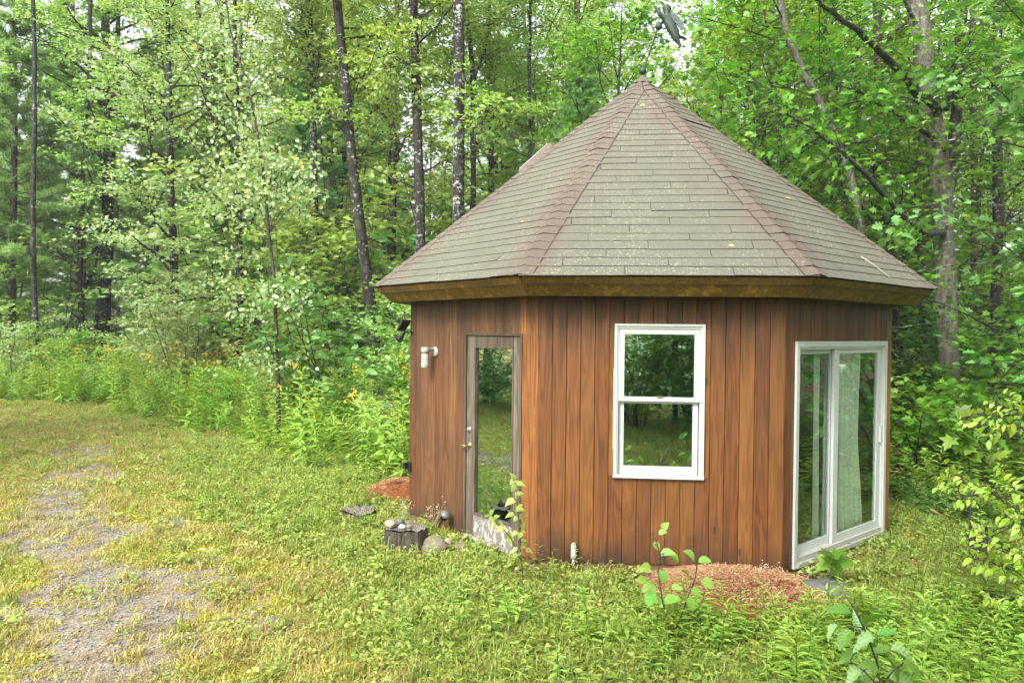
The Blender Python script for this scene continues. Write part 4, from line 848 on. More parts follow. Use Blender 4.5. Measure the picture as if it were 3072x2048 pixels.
def spray(name, dep, root_uv, arms, label, seed, sset=S_YEL, size=26, step=9, spreadpx=42):
    r = np.random.default_rng(seed); lv = []; stems = [[root_uv, *arms[0]]]
    for a_ in arms[1:]: stems.append(a_)
    for st in [arms[0]]+arms[1:]:
        st = np.array(st, float); L_ = np.linalg.norm(np.diff(st, axis=0), axis=1).sum(); k_ = max(3, int(L_/step)); P = interp(st, np.linspace(.02, 1, k_)); d = st[-1]-st[0]; a0 = math.degrees(math.atan2(-d[1], d[0]))
        for q, p in enumerate(P):
            for sd_ in (-1, 1):
                o_ = spreadpx*r.random()*sd_; lv.append((p[0]+r.normal()*5, p[1]+o_*.55+abs(o_)*.1, size*(.7+.5*r.random()), a0+sd_*(35+25*r.random())))
    return px_plant(name, dep, stems, lv, sset, label, 'sapling', .010, M_TWIG, seed, .16, 1.0, face=.25)
spray('beech_sapling', 6.2, (3150, 1700), [[(3130, 1420), (3080, 1290), (3000, 1250), (2930, 1240), (2875, 1262)], [(3080, 1290), (3060, 1210), (3020, 1185)], [(3060, 1280), (2990, 1285), (2960, 1320)], [(3100, 1250), (3050, 1230), (2960, 1205)]], 'bright yellow-green beech branch reaching in from the right above the dark forest floor', 31)
spray('beech_sapling', 5.7, (3180, 1900), [[(3100, 1650), (3040, 1520), (2960, 1470), (2880, 1440), (2812, 1445)], [(2900, 1450), (2860, 1420), (2850, 1400)], [(3060, 1540), (3040, 1450), (2990, 1420)], [(2960, 1480), (2890, 1490), (2870, 1500)]], 'yellow-green sapling branch tips left of the mossy stump', 32)
spray('beech_sapling', 5.2, (3200, 1990), [[(3140, 1800), (3060, 1720), (2990, 1690), (2900, 1670)], [(3080, 1740), (3040, 1650), (2960, 1600), (2890, 1590)], [(3100, 1760), (3060, 1800), (2980, 1790), (2950, 1770)], [(3120, 1640), (3060, 1580), (3000, 1540)], [(3140, 1760), (3110, 1680), (3070, 1600)]], 'drooping yellow-green sapling at the right edge over the weeds', 33, size=31, spreadpx=60)
spray('ash_sapling', 7.6, (2912, 1480), [[(2906, 1380), (2904, 1300), (2902, 1230)], [(2905, 1330), (2870, 1300), (2840, 1310)], [(2905, 1290), (2950, 1270), (2990, 1290)], [(2905, 1360), (2950, 1350), (3010, 1350)]], 'slender young maple with a pale stem on the shaded forest floor', 34, S_MAP, 46, 22, 50)
p = G(2935, 1690); stump('mossy_post_stump', (p[0], p[1], 0), .075, .36, 9, 'narrow upright dead stump under the yellow-green leaves')
# dry flowering weed by the boulder
def seedhead(u, v, dep, heads, label, seed):
    r = np.random.default_rng(seed); b = W(u, v, dep); root = tag(empty('dry_weed', (b[0], b[1], 0)), label, 'weed'); o3 = np.array([b[0], b[1], 0]); m = MB(); K = MB()
    for (hu, hv) in heads:
        e = W(hu, hv, dep+r.normal()*.03)-o3; m.tube([(0, 0, 0), e*.5+np.array([r.normal()*.02, 0, .03]), e], [.0035, .0025, .0015], 4, cap=False)
        for _ in range(5): cluster(r, K, e+r.normal(size=3)*.022, .008, 4, .011, ROUND, 1.0, .6)
    m.build('stem', plain('straw stem', (.30, .22, .12), .8), root); K.build('seed_heads', L_SEED, root); return root
seedhead(1296, 1580, 7.9, [(1343, 1493), (1352, 1500), (1335, 1505), (1326, 1512), (1290, 1518), (1302, 1520), (1330, 1524), (1336, 1534), (1343, 1538), (1284, 1548), (1310, 1546), (1320, 1518)], 'dry weed with whitish seed heads behind the boulder', 1)
seedhead(1210, 1600, 7.5, [(1232, 1507), (1231, 1526), (1206, 1515), (1212, 1540), (1200, 1512)], 'small dry weed at the left corner of the cabin', 2)
seedhead(2290, 1745, 6.35, [(2292, 1693), (2300, 1698), (2338, 1700), (2285, 1697), (2340, 1712)], 'dried white weed heads at the right end of the shavings mound', 3)
# ------------------------------------------------------------------ ground cover sources (instanced over the ground)
src = bpy.data.collections.new('ground cover sources')
def srcobj(k_, name, mb, mats):
    me = mb.mesh(name); 
    for m_ in mats: me.materials.append(m_)
    o = bpy.data.objects.new('%02d_%s' % (k_, name), me); src.objects.link(o); return o
def blades(r, n_, h, rad, wd, lean):
    m = MB()
    for i in range(n_):
        a_ = r.random()*6.28; b = np.array([math.cos(a_), math.sin(a_), 0])*rad*math.sqrt(r.random()); H_ = h*(.5+.7*r.random()); az = r.random()*6.28; ln = lean*(.4+r.random()); d = np.array([math.cos(az), math.sin(az), 0]); s = np.array([-d[1], d[0], 0])*wd
        p1_, p2_, p3_ = b+d*ln*H_*.15+np.array([0, 0, H_*.45]), b+d*ln*H_*.5+np.array([0, 0, H_*.82]), b+d*ln*H_*1.0+np.array([0, 0, H_*(1-.25*ln)])
        m.add([b-s, b+s, p1_-s*.9, p1_+s*.9, p2_-s*.6, p2_+s*.6, p3_], (np.array([(4, 5, 6)]), np.array([(0, 1, 3, 2), (2, 3, 5, 4)])), 0, r.random())
    return m
def rosette(r, n_, rad, size, shape, h=.03, up=.5, tb=None):
    m = MB(); az = r.random(n_)*6.28; rr = rad*np.sqrt(r.random(n_)); P = np.stack([np.cos(az)*rr, np.sin(az)*rr, h*(.3+r.random(n_))], 1)
    a2 = r.random(n_)*6.28; D = np.stack([np.cos(a2), np.sin(a2), up*r.normal(size=n_)*.6+.2], 1); N = r.normal(size=(n_, 3))*.35+np.array([0, 0, 1]); leaves(m, shape, P, D, N, size*(.6+.7*r.random(n_)), np.clip((r.random() if tb is None else tb)*.5+.25+r.normal(size=n_)*.2, 0, .98)); return m
def weedstalk(r, h, n_, ls, shape=LANCE, gold=False):
    m = MB(); az = r.random()*6.28; T_ = path(r, (0, 0, 0), (math.cos(az)*.12, math.sin(az)*.12, 1), h, 5, 0, .06); m.tube(T_, np.linspace(.004, .0015, 6), 3, 1, False)
    t_ = .08+.92*np.arange(n_)/n_; P = interp(T_, t_); a_ = np.arange(n_)*2.4+r.normal(size=n_)*.3; D = np.stack([np.cos(a_), np.sin(a_), .25+.5*t_-.2], 1); N = np.stack([-np.cos(a_)*.4, -np.sin(a_)*.4, np.ones(n_)], 1); leaves(m, shape, P, D, N, ls*(1.15-.65*t_)*(.8+.4*r.random(n_)), np.clip(.5+r.normal(size=n_)*.18, 0, .98))
    if gold:
        for _ in range(4): cluster(r, m, T_[-1]+r.normal(size=3)*np.array([.04, .04, .03]), .015, 8, .02, RHOMB, 1, .5, mat=2)
    return m
rr_ = np.random.default_rng(21); KIND = {}; k_ = 0
def reg(kind, mb, mats):
    global k_
    srcobj(k_, kind, mb, mats); KIND.setdefault(kind, []).append(k_); k_ += 1
for i in range(3): reg('grass', blades(rr_, 22, .12, .07, .0028, .8), [L_GRASS])
for i in range(3): reg('dry', blades(rr_, 26, .075, .08, .0026, 1.2), [L_DRY])
for i in range(2): reg('mossy', blades(rr_, 34, .028, .07, .0035, 1.0), [L_MOSS])
for i in range(3): reg('broad', rosette(rr_, 22, .10, .036, OVAL, .050, .8), [L_LUSH])
for i in range(3): reg('small', rosette(rr_, 34, .10, .019, ROUND, .035, .7), [L_LUSH])
for i in range(2): reg('heart', rosette(rr_, 9, .10, .052, HEART, .06, .6), [L_LUSH])
for i in range(3): reg('weed', weedstalk(rr_, .17+.08*i, 16, .075), [L_WEED, M_STEM])
for i in range(4): reg('tall', weedstalk(rr_, .66+.17*i, 40, .17, LANCE, i == 3), [L_WEED, M_STEM, L_GOLD])
for i in range(2): reg('fern', weedstalk(rr_, .40, 30, .15, SLIM), [L_WEED, M_STEM])
for i in range(3): reg('litter', rosette(rr_, 12, .14, .065, OVAL if i else ROUND, .02, 1.0), [L_LITTER])
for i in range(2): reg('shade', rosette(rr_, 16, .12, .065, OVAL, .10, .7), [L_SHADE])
for i in range(2): reg('bigweed', weedstalk(rr_, .30, 20, .085, OVAL), [L_WEED, M_STEM])
m = MB()
for i in range(7): a_ = rr_.random(2)*.12-.06; q = rock(None, (.008+.006*rr_.random(), .007+.004*rr_.random(), .005), i, 6); m.add(q.v[0]+np.array([a_[0], a_[1], .002]), q.f[0])
reg('pebbles', m, [stone_mat('grey gravel', (.12, .11, .10), (.38, .37, .34), (.3, .29, .27))])
m = MB()
for i in range(26):
    a_ = rr_.random()*6.28; b = np.array([rr_.normal()*.05, rr_.normal()*.05, .004+.008*rr_.random()]); d = np.array([math.cos(a_), math.sin(a_), rr_.normal()*.3])*.012; s = np.array([-d[1], d[0], .002])*.35; m.add([b-d-s, b+d-s, b+d+s, b-d+s], [(0, 1, 2, 3)], 0, rr_.random())
reg('chips', m, [leaf_mat('wood chips', (.20, .075, .03), (.42, .22, .10), (.66, .47, .28), .05, rough=.8)])
for kk, cc in enumerate(((.24, .16, .09), (.12, .09, .06))):
    m = MB()
    for i in range(9): a_ = rr_.random()*3.14; b = np.array([rr_.normal()*.08, rr_.normal()*.08, .01]); d = np.array([math.cos(a_), math.sin(a_), rr_.normal()*.08])*(.06+.10*rr_.random()); m.tube([b-d, b+rr_.normal(size=3)*.006, b+d], .0022, 3, cap=False)
    reg('straw', m, [plain('dead stalks %d' % kk, cc, .8)])
def scatter(name, label, P, kinds, smin, smax, seed, tilt=.25):
    r = np.random.default_rng(seed); n_ = len(P); me = bpy.data.meshes.new(name); me.vertices.add(n_); me.vertices.foreach_set('co', P.astype(np.float32).ravel())
    a_ = me.attributes.new('idx', 'INT', 'POINT'); a_.data.foreach_set('value', np.asarray(kinds, np.int32))
    a_ = me.attributes.new('scl', 'FLOAT', 'POINT'); a_.data.foreach_set('value', (smin+(smax-smin)*r.random(n_)).astype(np.float32))
    a_ = me.attributes.new('rot', 'FLOAT_VECTOR', 'POINT'); a_.data.foreach_set('vector', np.stack([r.normal(size=n_)*tilt*.5, r.normal(size=n_)*tilt*.5, r.random(n_)*6.28], 1).astype(np.float32).ravel())
    o = bpy.data.objects.new(name, me); link(o); tag(o, label, kind='stuff')
    ng = bpy.data.node_groups.new(name, 'GeometryNodeTree'); ng.interface.new_socket('Geometry', in_out='INPUT', socket_type='NodeSocketGeometry'); ng.interface.new_socket('Geometry', in_out='OUTPUT', socket_type='NodeSocketGeometry')
    N = ng.nodes; gi, go_ = N.new('NodeGroupInput'), N.new('NodeGroupOutput'); ci = N.new('GeometryNodeCollectionInfo'); ci.inputs['Collection'].default_value = src; ci.inputs['Separate Children'].default_value = True; ci.inputs['Reset Children'].default_value = True
    ip = N.new('GeometryNodeInstanceOnPoints'); ip.inputs['Pick Instance'].default_value = True; mp = N.new('GeometryNodeMeshToPoints'); Lk = ng.links.new
    Lk(gi.outputs[0], mp.inputs[0]); Lk(mp.outputs[0], ip.inputs['Points']); Lk(ci.outputs[0], ip.inputs['Instance'])
    for at_, ty, sk in (('idx', 'INT', 'Instance Index'), ('scl', 'FLOAT', 'Scale'), ('rot', 'FLOAT_VECTOR', 'Rotation')):
        na = N.new('GeometryNodeInputNamedAttribute'); na.data_type = ty; na.inputs['Name'].default_value = at_; Lk(na.outputs['Attribute'], ip.inputs[sk])
    Lk(ip.outputs[0], go_.inputs[0]); md = o.modifiers.new('scatter', 'NODES'); md.node_group = ng; return o
# candidate points, thinner with distance
def cand(n_, x0, x1, y0, y1, pw=1.0):
    x = rng.uniform(x0, x1, n_); y = y0+(y1-y0)*rng.random(n_)**pw
    f = (np.stack([x, y], 1)-CAM[:2]); dep = f @ CF[:2]; lat = np.abs(f @ CR[:2]); keep = (dep > 2.2) & (lat < dep*.80+2.5)
    a_ = np.arctan2(x-CX, -(y-CY))-ROT; rr2 = np.hypot(x-CX, y-CY)*np.cos((a_+N8/2) % N8-N8/2); keep &= rr2 > AP+.02
    return x[keep], y[keep]
def pick(kinds, w_, n_):
    w_ = np.stack([np.broadcast_to(a_, (n_,)) for a_ in w_], 1); w_ = np.clip(w_, 0, None); tot = w_.sum(1); c_ = np.cumsum(w_, 1)/np.maximum(tot, 1e-9)[:, None]; ii = (rng.random(n_)[:, None] > c_).sum(1).clip(0, len(kinds)-1)
    out_ = np.zeros(n_, int)
    for q, nm in enumerate(kinds):
        sel = ii == q; out_[sel] = rng.choice(KIND[nm], sel.sum())
    return out_, tot
def cover(name, label, n_, x0, x1, y0, y1, wfun, kinds, smin, smax, seed, pw=1.0, tilt=.3, behind=False):
    x, y = cand(n_, x0, x1, y0, y1, pw) if not behind else (rng.uniform(x0, x1, n_), rng.uniform(y0, y1, n_)); k2, tot = pick(kinds, wfun(x, y), len(x)); kp = rng.random(len(x)) < tot
    P = np.stack([x, y, hgt(x, y)-.004], 1)[kp]; return scatter(name, label, P, k2[kp], smin, smax, seed, tilt)
THINGS = [(p1[0], p1[1]-.05, .26), (P2[0], P2[1]-.10, .21), (*G(1300, 1660)[:2], .17), (*G(1370, 1665)[:2], .13), (*G(2480, 1785)[:2], .24)]
def near_thing(x, y):
    k_ = np.zeros(np.shape(x), bool)
    for a_, b_, c_ in THINGS: k_ |= (x-a_)**2+(y-b_)**2 < c_**2
    return k_
def wall_d(x, y):
    a_ = np.arctan2(x-CX, -(y-CY))-ROT; return np.hypot(x-CX, y-CY)*np.cos((a_+N8/2) % N8-N8/2)-AP
def in_mound(x, y): return (((x-MR[0])/MR[2])**2+((y-MR[1])/MR[3])**2 < 1.05) | (((x-ML[0])/ML[2])**2+((y-ML[1])/ML[3])**2 < 1)
def masks(x, y):
    g1, g2 = gravel(x, y); gv = np.clip(np.maximum(g1, g2*.8), 0, 1); lu = lushness(x, y); wd_ = np.clip(beyond(x, y)/1.5, 0, 1); out_ = (1-in_mound(x, y))*np.clip((wall_d(x, y)-.04)/.40, .10, 1)*(~near_thing(x, y)); patch = np.clip(.5+.9*wob(x, y, 2.1, 5), 0, 1); dist = np.clip((y-9)/6, 0, 1)
    return gv, lu, wd_, out_, patch, dist
def w_near(x, y):
    gv, lu, wd_, ou, pa, di = masks(x, y); open_ = (1-gv*.93)*ou*(1-wd_); dry = (1-lu)
    under = np.clip((x-3.2)/1.5, 0, 1)*np.clip((y-6.2)/2, 0, 1)
    return [open_*(.03+.36*lu)*(.3+1.0*pa), open_*(.06*dry+.11)*(.1+1.5*(1-pa)**2), open_*dry*(.40)*(1-di*.6), open_*(.40*lu+.03*dry)*(.35+pa)*(1-.6*under), open_*(.30*lu+.07*dry)*(1.5-pa), open_*.06*lu, open_*.05*lu*(.2+pa), open_*.012*dry+.004]
cover('lawn_weeds', 'mixed grass, moss and broad-leaved weeds around the cabin', 150000, -14, 8, 2.5, 13, w_near, ['grass', 'dry', 'mossy', 'broad', 'small', 'heart', 'weed', 'straw'], .6, 1.35, 1, 1.35)
def w_far(x, y):
    gv, lu, wd_, ou, pa, di = masks(x, y); e = beyond(x, y); open_ = np.clip(-e/1.2, 0, 1)*(1-gv*.8)*ou; near_edge = np.clip(1+e/3.5, 0, 1)
    return [open_*(.05+.28*lu)*(.3+pa), open_*(.34-.18*lu)*(.3+pa), open_*(.26+.22*lu), open_*(.25*near_edge+.05), open_*.05*(.3+near_edge*2)]
cover('meadow_grass', 'dry yellow grass of the far clearing', 60000, -26, 3, 9, 24, w_far, ['grass', 'dry', 'small', 'broad', 'weed'], .7, 1.3, 2)
def w_tall(x, y):
    e = beyond(x, y); band = np.clip((e+1.3+1.3*wob(x, y, .9, 3))/1.6, 0, 1)*np.clip((5.5-e)/2, 0, 1)*(x < 2.5)*(y > 9.5); return [band*.62, band*.12, band*.22, band*.12]
cover('tall_weeds', 'goldenrod and tall green weeds along the edge of the woods', 26000, -26, 3, 9.5, 27, w_tall, ['tall', 'fern', 'bigweed', 'weed'], .6, 1.55, 3, 1.0, .65)
def w_woods(x, y):
    e = beyond(x, y); a_ = np.clip((e-.2)/1.5, 0, 1); return [a_*.42, a_*.22*(.3+wob(x, y, .8, 1).clip(0, 1)), a_*.16, a_*.05]
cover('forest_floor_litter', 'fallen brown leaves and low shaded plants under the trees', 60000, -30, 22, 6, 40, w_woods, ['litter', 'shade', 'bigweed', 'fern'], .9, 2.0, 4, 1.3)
def w_right(x, y):
    e = beyond(x, y); a_ = np.clip(1.2-np.abs(e+.8)/1.6, 0, 1)*(x > 3.3); return [a_*.5, a_*.3, a_*.25, a_*.15]
cover('shade_plants', 'low shaded weeds right of the cabin', 16000, 3, 11, 3.5, 13, w_right, ['shade', 'small', 'litter', 'weed'], .8, 1.6, 5)
def w_front(x, y):
    a_ = (1-in_mound(x, y))*np.clip((x+.4)/1, 0, 1)*np.clip((6.2-y)/.8, 0, 1)*np.clip((MR[1]-.55-y)/.4+(np.abs(x-MR[0]) > .8), 0, 1); a_ = a_*(wall_d(x, y) > .5)*np.clip(.35+1.1*wob(x, y, 1.5, 4)+.25*(x-1), 0, 1); return [a_*.40, a_*.16, a_*.22, a_*.2]
cover('foreground_weeds', 'taller weeds in the foreground before the cabin', 6500, -1, 5, 3.4, 6.4, w_front, ['weed', 'bigweed', 'fern', 'grass'], .5, 1.1, 6)
def w_grav(x, y):
    gv = masks(x, y)[0]; return [gv*.9, gv*.008, gv*.05]
cover('loose_gravel', 'loose grey gravel of the worn track', 42000, -9, 1, 2.5, 13, w_grav, ['pebbles', 'straw', 'dry'], .4, 1.3, 7)
cover('grass_outside_view', 'yellow grass of the clearing to the left and behind', 30000, -22, 7.5, -8, 12, lambda x, y: [(~((y > 2.4) & (x > -.8*y-2.5) & (x < 9)))*.5, (~((y > 2.4) & (x > -.8*y-2.5) & (x < 9)))*.4], ['dry', 'grass'], 1.0, 1.9, 12, behind=True)
n_ = 2600; a_ = rng.random(n_)*6.28; q = np.sqrt(rng.random(n_))
x = np.concatenate([MR[0]+np.cos(a_[:2000])*q[:2000]*.84, ML[0]+np.cos(a_[2000:])*q[2000:]*.55]); y = np.concatenate([MR[1]+np.sin(a_[:2000])*q[:2000]*.76, ML[1]+np.sin(a_[2000:])*q[2000:]*.45])
zz = np.concatenate([.15*np.clip(1-q[:2000]**2, 0, 1), .20*np.clip(1-q[2000:]**2, 0, 1)])-.004+hgt(x, y)
kp = (np.hypot(x-CX, y-CY)*np.cos(((np.arctan2(x-CX, -(y-CY))-ROT+N8/2) % N8)-N8/2) > AP+.01)
scatter('shaving_curls', 'loose chips lying over the shavings mounds', np.stack([x, y, zz], 1)[kp], rng.choice(KIND['chips'], kp.sum()), .35, .75, 8)
x = np.concatenate([rng.normal(-.95, .30, 160), rng.normal(3.0, .45, 260), rng.normal(.2, .5, 140)]); y = np.concatenate([rng.normal(6.75, .10, 160), rng.normal(6.9, .35, 260), rng.normal(6.45, .06, 140)])
kp = (np.hypot(x-CX, y-CY)*np.cos(((np.arctan2(x-CX, -(y-CY))-ROT+N8/2) % N8)-N8/2) > AP+.03)
scatter('leaf_litter', 'dead leaves and stalks along the foot of the cabin walls', np.stack([x, y, hgt(x, y)+.012], 1)[kp], rng.choice(KIND['litter']+KIND['straw'], kp.sum()), .5, .9, 9)
# ------------------------------------------------------------------ trees one can point to: trunks follow their course in the photograph
def hero(name, dep, course, rb, rt, bark, leaf, label, H=17, limbs=(), crown=None, cat='tree', seed=0, low_vis=None, top_dir=None, kind='leafy', snags=8, ddep=0.0):
    """course: (u, v) points bottom to top; limbs: list of (u, v) courses with a base radius"""
    r = np.random.default_rng(seed+100); P = [W(u, v, dep+ddep*i/max(1, len(course)-1)) for i, (u, v) in enumerate(course)]; b0 = P[0]; base = np.array([b0[0], b0[1], float(hgt(b0[0], b0[1]))])
    P = [p for p in P if p[2] > base[2]+.2]; d = P[-1]-P[-2] if len(P) > 1 else np.array([0, 0, 1.0]); d = d/np.linalg.norm(d); pts = [base-np.array([0, 0, .35]), base+np.array([0, 0, .05])]+P; zt = P[-1][2]; nt_ = 8
    for i in range(nt_):
        d = rnorm((d*.85+np.array([0, 0, .15])+r.normal(size=3)*.03)[None])[0]; pts.append(pts[-1]+d*max(.4, (H-zt)/nt_))
    pts = np.array(pts)-base; root = tag(empty(name, tuple(base)), label, cat)
    # smooth the course
    L_ = np.concatenate([[0], np.cumsum(np.linalg.norm(np.diff(pts, axis=0), axis=1))]); s_ = np.linspace(0, L_[-1], 34); pts = np.stack([np.interp(s_, L_, pts[:, i]) for i in range(3)], 1)
    for _ in range(2): pts[1:-1] = (pts[:-2]+2*pts[1:-1]+pts[2:])/4
    zz = pts[:, 2]; fr_ = np.clip(zz/H, 0, 1); rad = rb+(rt-rb)*fr_; rad[0] *= 1.5; rad[1] *= 1.25; T_ = MB(); T_.tube(pts, rad, 12, wob=.06); K = MB()
    LB = MB(); SB_ = T_ if bark in (M_DARKBARK, M_BROWNBARK) else LB
    for st, lr in limbs:
        Q = np.array([W(u, v, dep+ddp) for u, v, ddp in st])-base; s2 = np.linspace(0, len(Q)-1, len(Q)*3); Q = np.stack([np.interp(s2, np.arange(len(Q)), Q[:, i]) for i in range(3)], 1); Q += r.normal(size=Q.shape)*.012
        LB.tube(Q, np.linspace(lr, lr*.25, len(Q)), 7, cap=False, wob=.05)
        if crown:
            for q in range(2, len(Q), 1):
                for _ in range(2):
                    a_ = r.normal(size=3)*np.array([1, 1, .5]); a_ /= np.linalg.norm(a_); sp_ = path(r, Q[q], a_, .5+.8*r.random(), 3, .0, .2); SB_.tube(sp_, np.linspace(.010, .003, 4), 3, cap=False)
                    for t1 in (.5, 1.0): cluster(r, K, interp(sp_, np.array([t1]))[0], .15, crown.get('per', 10), crown['size'], crown['shape'], .4, .5+r.normal()*.12, a_)
    if crown:
        for i in range(crown['n']):
            h_ = crown['lo']+(crown['hi']-crown['lo'])*(i+r.random())/crown['n']; b = np.array([np.interp(h_, zz, pts[:, q]) for q in range(3)]); az = i*2.4+r.normal()*.6; el = .30+.35*r.random(); L0 = crown['len']*(.5+.7*r.random())
            lp = path(r, b, (math.cos(az)*math.cos(el), math.sin(az)*math.cos(el), math.sin(el)), L0, 6, crown.get('up', 0), .13); SB_.tube(lp, np.linspace(max(.014, rb*.22), .006, 7), 5, cap=False)
            for j in range(5):
                q = interp(lp, np.array([.25+.75*(j+.6)/5]))[0]; s = r.normal(size=3)*np.array([1, 1, .3]); s /= np.linalg.norm(s); sp_ = path(r, q, s, L0*.3, 3, 0, .15); SB_.tube(sp_, np.linspace(.009, .003, 4), 3, cap=False)
                for t1 in (.4, .75, 1.0): cluster(r, K, interp(sp_, np.array([t1]))[0], crown.get('sp', .18), crown.get('per', 12), crown['size'], crown['shape'], .4, .5+r.normal()*.13, s)
    for _ in range(snags):
        h_ = r.uniform(1.5, 9); b = np.array([np.interp(h_, zz, pts[:, q]) for q in range(3)]); az = r.random()*6.28; lp = path(r, b, (math.cos(az), math.sin(az), .25), .6+2.0*r.random(), 6, .01, .18); SB_.tube(lp, np.linspace(.018, .004, 7), 4, cap=False)
        q = interp(lp, np.array([.5]))[0]; SB_.tube(path(r, q, (math.cos(az+1), math.sin(az+1), .3), .7, 3, 0, .2), np.linspace(.008, .002, 4), 3, cap=False)
    T_.build('trunk', bark, root, True)
    if LB.n: LB.build('limbs', M_LIMB, root, True)
    if crown: K.build('crown', leaf, root)
    return root
CW = dict(size=.13, shape=RHOMB, n=34, lo=5.5, hi=16, len=2.8, per=19)
hero('pine_tree', 27, [(300, 1130), (312, 900), (322, 700), (325, 520), (335, 400), (322, 300), (320, 150)], .27, .10, M_DARKBARK, L_WOODS, 'thick dark forked trunk at the far left rising from the woods edge', 18, [([(330, 400, 0), (352, 320, 0), (350, 150, 0), (356, -60, 0)], .20), ([(325, 330, 0), (270, 290, 0), (210, 230, .5), (120, 215, 1)], .07), ([(322, 380, 0), (230, 330, 0), (160, 290, -.5)], .05), ([(345, 300, 0), (420, 270, 0), (500, 230, 0)], .05)], dict(CW, n=70, lo=5, size=.15, len=3.4, per=18), seed=1, snags=16)
hero('birch_tree', 22, [(948, 1080), (946, 820), (945, 600), (940, 400), (938, 260), (932, 100), (925, -50)], .135, .05, M_SPOTBARK, L_WOODS, 'straight spotted trunk with branchy top left of the curving trunk', 17, [([(938, 260, 0), (960, 150, 0), (985, 0, 0)], .06), ([(936, 200, 0), (880, 90, .3), (830, 0, .5)], .05), ([(934, 160, 0), (905, 60, 0), (900, -40, 0)], .05)], dict(CW, n=22, lo=8.5), seed=2, snags=14)
hero('maple_tree', 17.5, [(1135, 1240), (1128, 1080), (1112, 900), (1095, 800), (1075, 640), (1048, 420), (1040, 280), (1022, 120), (1008, -20)], .155, .07, M_DARKBARK, L_WOODS, 'dark trunk curving up to the left, nearest the young maple', 17, [([(1050, 380, 0), (1010, 360, 0), (960, 320, .4)], .04)], dict(CW, n=20, lo=9), seed=3, snags=8)
hero('maple_tree', 17, [(1268, 1100), (1262, 730), (1255, 500), (1252, 330), (1245, 150), (1238, -20)], .135, .08, M_DARKBARK, L_WOODS, 'straight dark trunk meeting the lower left roof edge', 17, [([(1250, 200, 0), (1220, 190, 0), (1180, 160, 0), (1120, 175, 0)], .03), ([(1252, 215, 0), (1210, 190, -.3), (1170, 190, -.5), (1135, 205, -.6)], .03), ([(1246, 60, 0), (1300, 30, 0), (1360, -20, 0)], .04)], dict(CW, n=20, lo=8.5), seed=4, snags=9)
hero('birch_tree', 16, [(1374, 1100), (1374, 640), (1376, 420), (1380, 250), (1376, 100), (1374, -20)], .135, .10, M_SPOTBARK, L_WOODS, 'black and white mottled trunk, thickest of those left of the roof', 18, [([(1390, 385, 0), (1440, 370, 0), (1480, 330, .3), (1515, 295, .5)], .025)], dict(CW, n=18, lo=9.5), seed=5, snags=7)
hero('oak_tree', 20, [(1422, 1100), (1420, 600), (1420, 400), (1417, 250), (1414, 110), (1400, 60), (1390, 0)], .095, .05, M_DARKBARK, L_WOODS, 'thin dark forked trunk just right of the mottled trunk', 16, [([(1420, 240, 0), (1442, 190, 0), (1460, 130, 0), (1470, 60, 0)], .05), ([(1422, 330, 0), (1470, 290, 0), (1540, 270, .4), (1600, 250, .6)], .03)], dict(CW, n=22, lo=7), seed=6, snags=10)
hero('birch_tree', 23, [(1605, 1100), (1600, 420), (1592, 300), (1585, 180), (1572, 60), (1565, -40)], .085, .04, M_PALEBARK, L_WOODS, 'slim pale trunk between the mottled trunk and the roof peak', 16, (), dict(CW, n=22, lo=6), seed=7)
hero('maple_tree', 19, [(1590, 1100), (1590, 420), (1586, 250), (1592, 120), (1590, -20)], .05, .03, M_DARKBARK, L_WOODS, 'slim dark trunk crossing the pale one left of the peak', 14, (), dict(CW, n=18, lo=6), seed=8)
hero('pine_tree', 24, [(1742, 1100), (1738, 300), (1736, 180), (1733, 100)], .16, .08, M_BROWNBARK, L_WOODS, 'grey trunk behind the roof slope just left of the peak', 18, (), dict(CW, n=20, lo=8), seed=9, snags=20)
hero('maple_tree', 25, [(655, 1050), (652, 700), (648, 520), (636, 350), (612, 250), (600, 90), (588, -20)], .13, .08, M_SPOTBARK, L_WOODS, 'dark bent trunk half hidden by leaves behind the aspen sapling', 17, (), dict(CW, n=22, lo=7), seed=10)
hero('birch_tree', 26, [(1000, 1060), (998, 700), (992, 400), (975, 200), (958, -20)], .13, .08, M_GREYBARK, L_WOODS, 'grey trunk seen between the spotted and the curving trunks', 18, (), dict(CW, n=22, lo=8), seed=11)
hero('pine_tree', 25, [(690, 1090), (689, 1000), (688, 900), (685, 760)], .10, .06, M_DARKBARK, L_PINE, 'dark straight pine trunk in the gap behind the tall weeds', 16, (), None, seed=12, snags=22)
hero('pine_tree', 26, [(245, 1120), (245, 960), (240, 850), (240, 750)], .11, .06, M_DARKBARK, L_PINE, 'dark trunk standing just left of the thick forked one', 15, (), None, seed=13, snags=22)
hero('pine_tree', 24, [(108, 1080), (107, 950), (100, 820), (100, 700)], .09, .06, M_DARKBARK, L_PINE, 'dark leaning trunk near the left edge behind shrubs', 15, (), None, seed=14, snags=16)
hero('pine_tree', 30, [(505, 1050), (502, 900), (497, 760), (492, 600)], .17, .10, M_BROWNBARK, L_PINE, 'broad dim trunk behind the pale leafy shrub', 17, (), None, seed=15, snags=24)
hero('pine_tree', 29, [(750, 1060), (748, 900), (745, 760), (742, 600)], .10, .06, M_BROWNBARK, L_PINE, 'thin brown trunk in the shade behind the aspen sapling', 17, (), None, seed=16, snags=24)
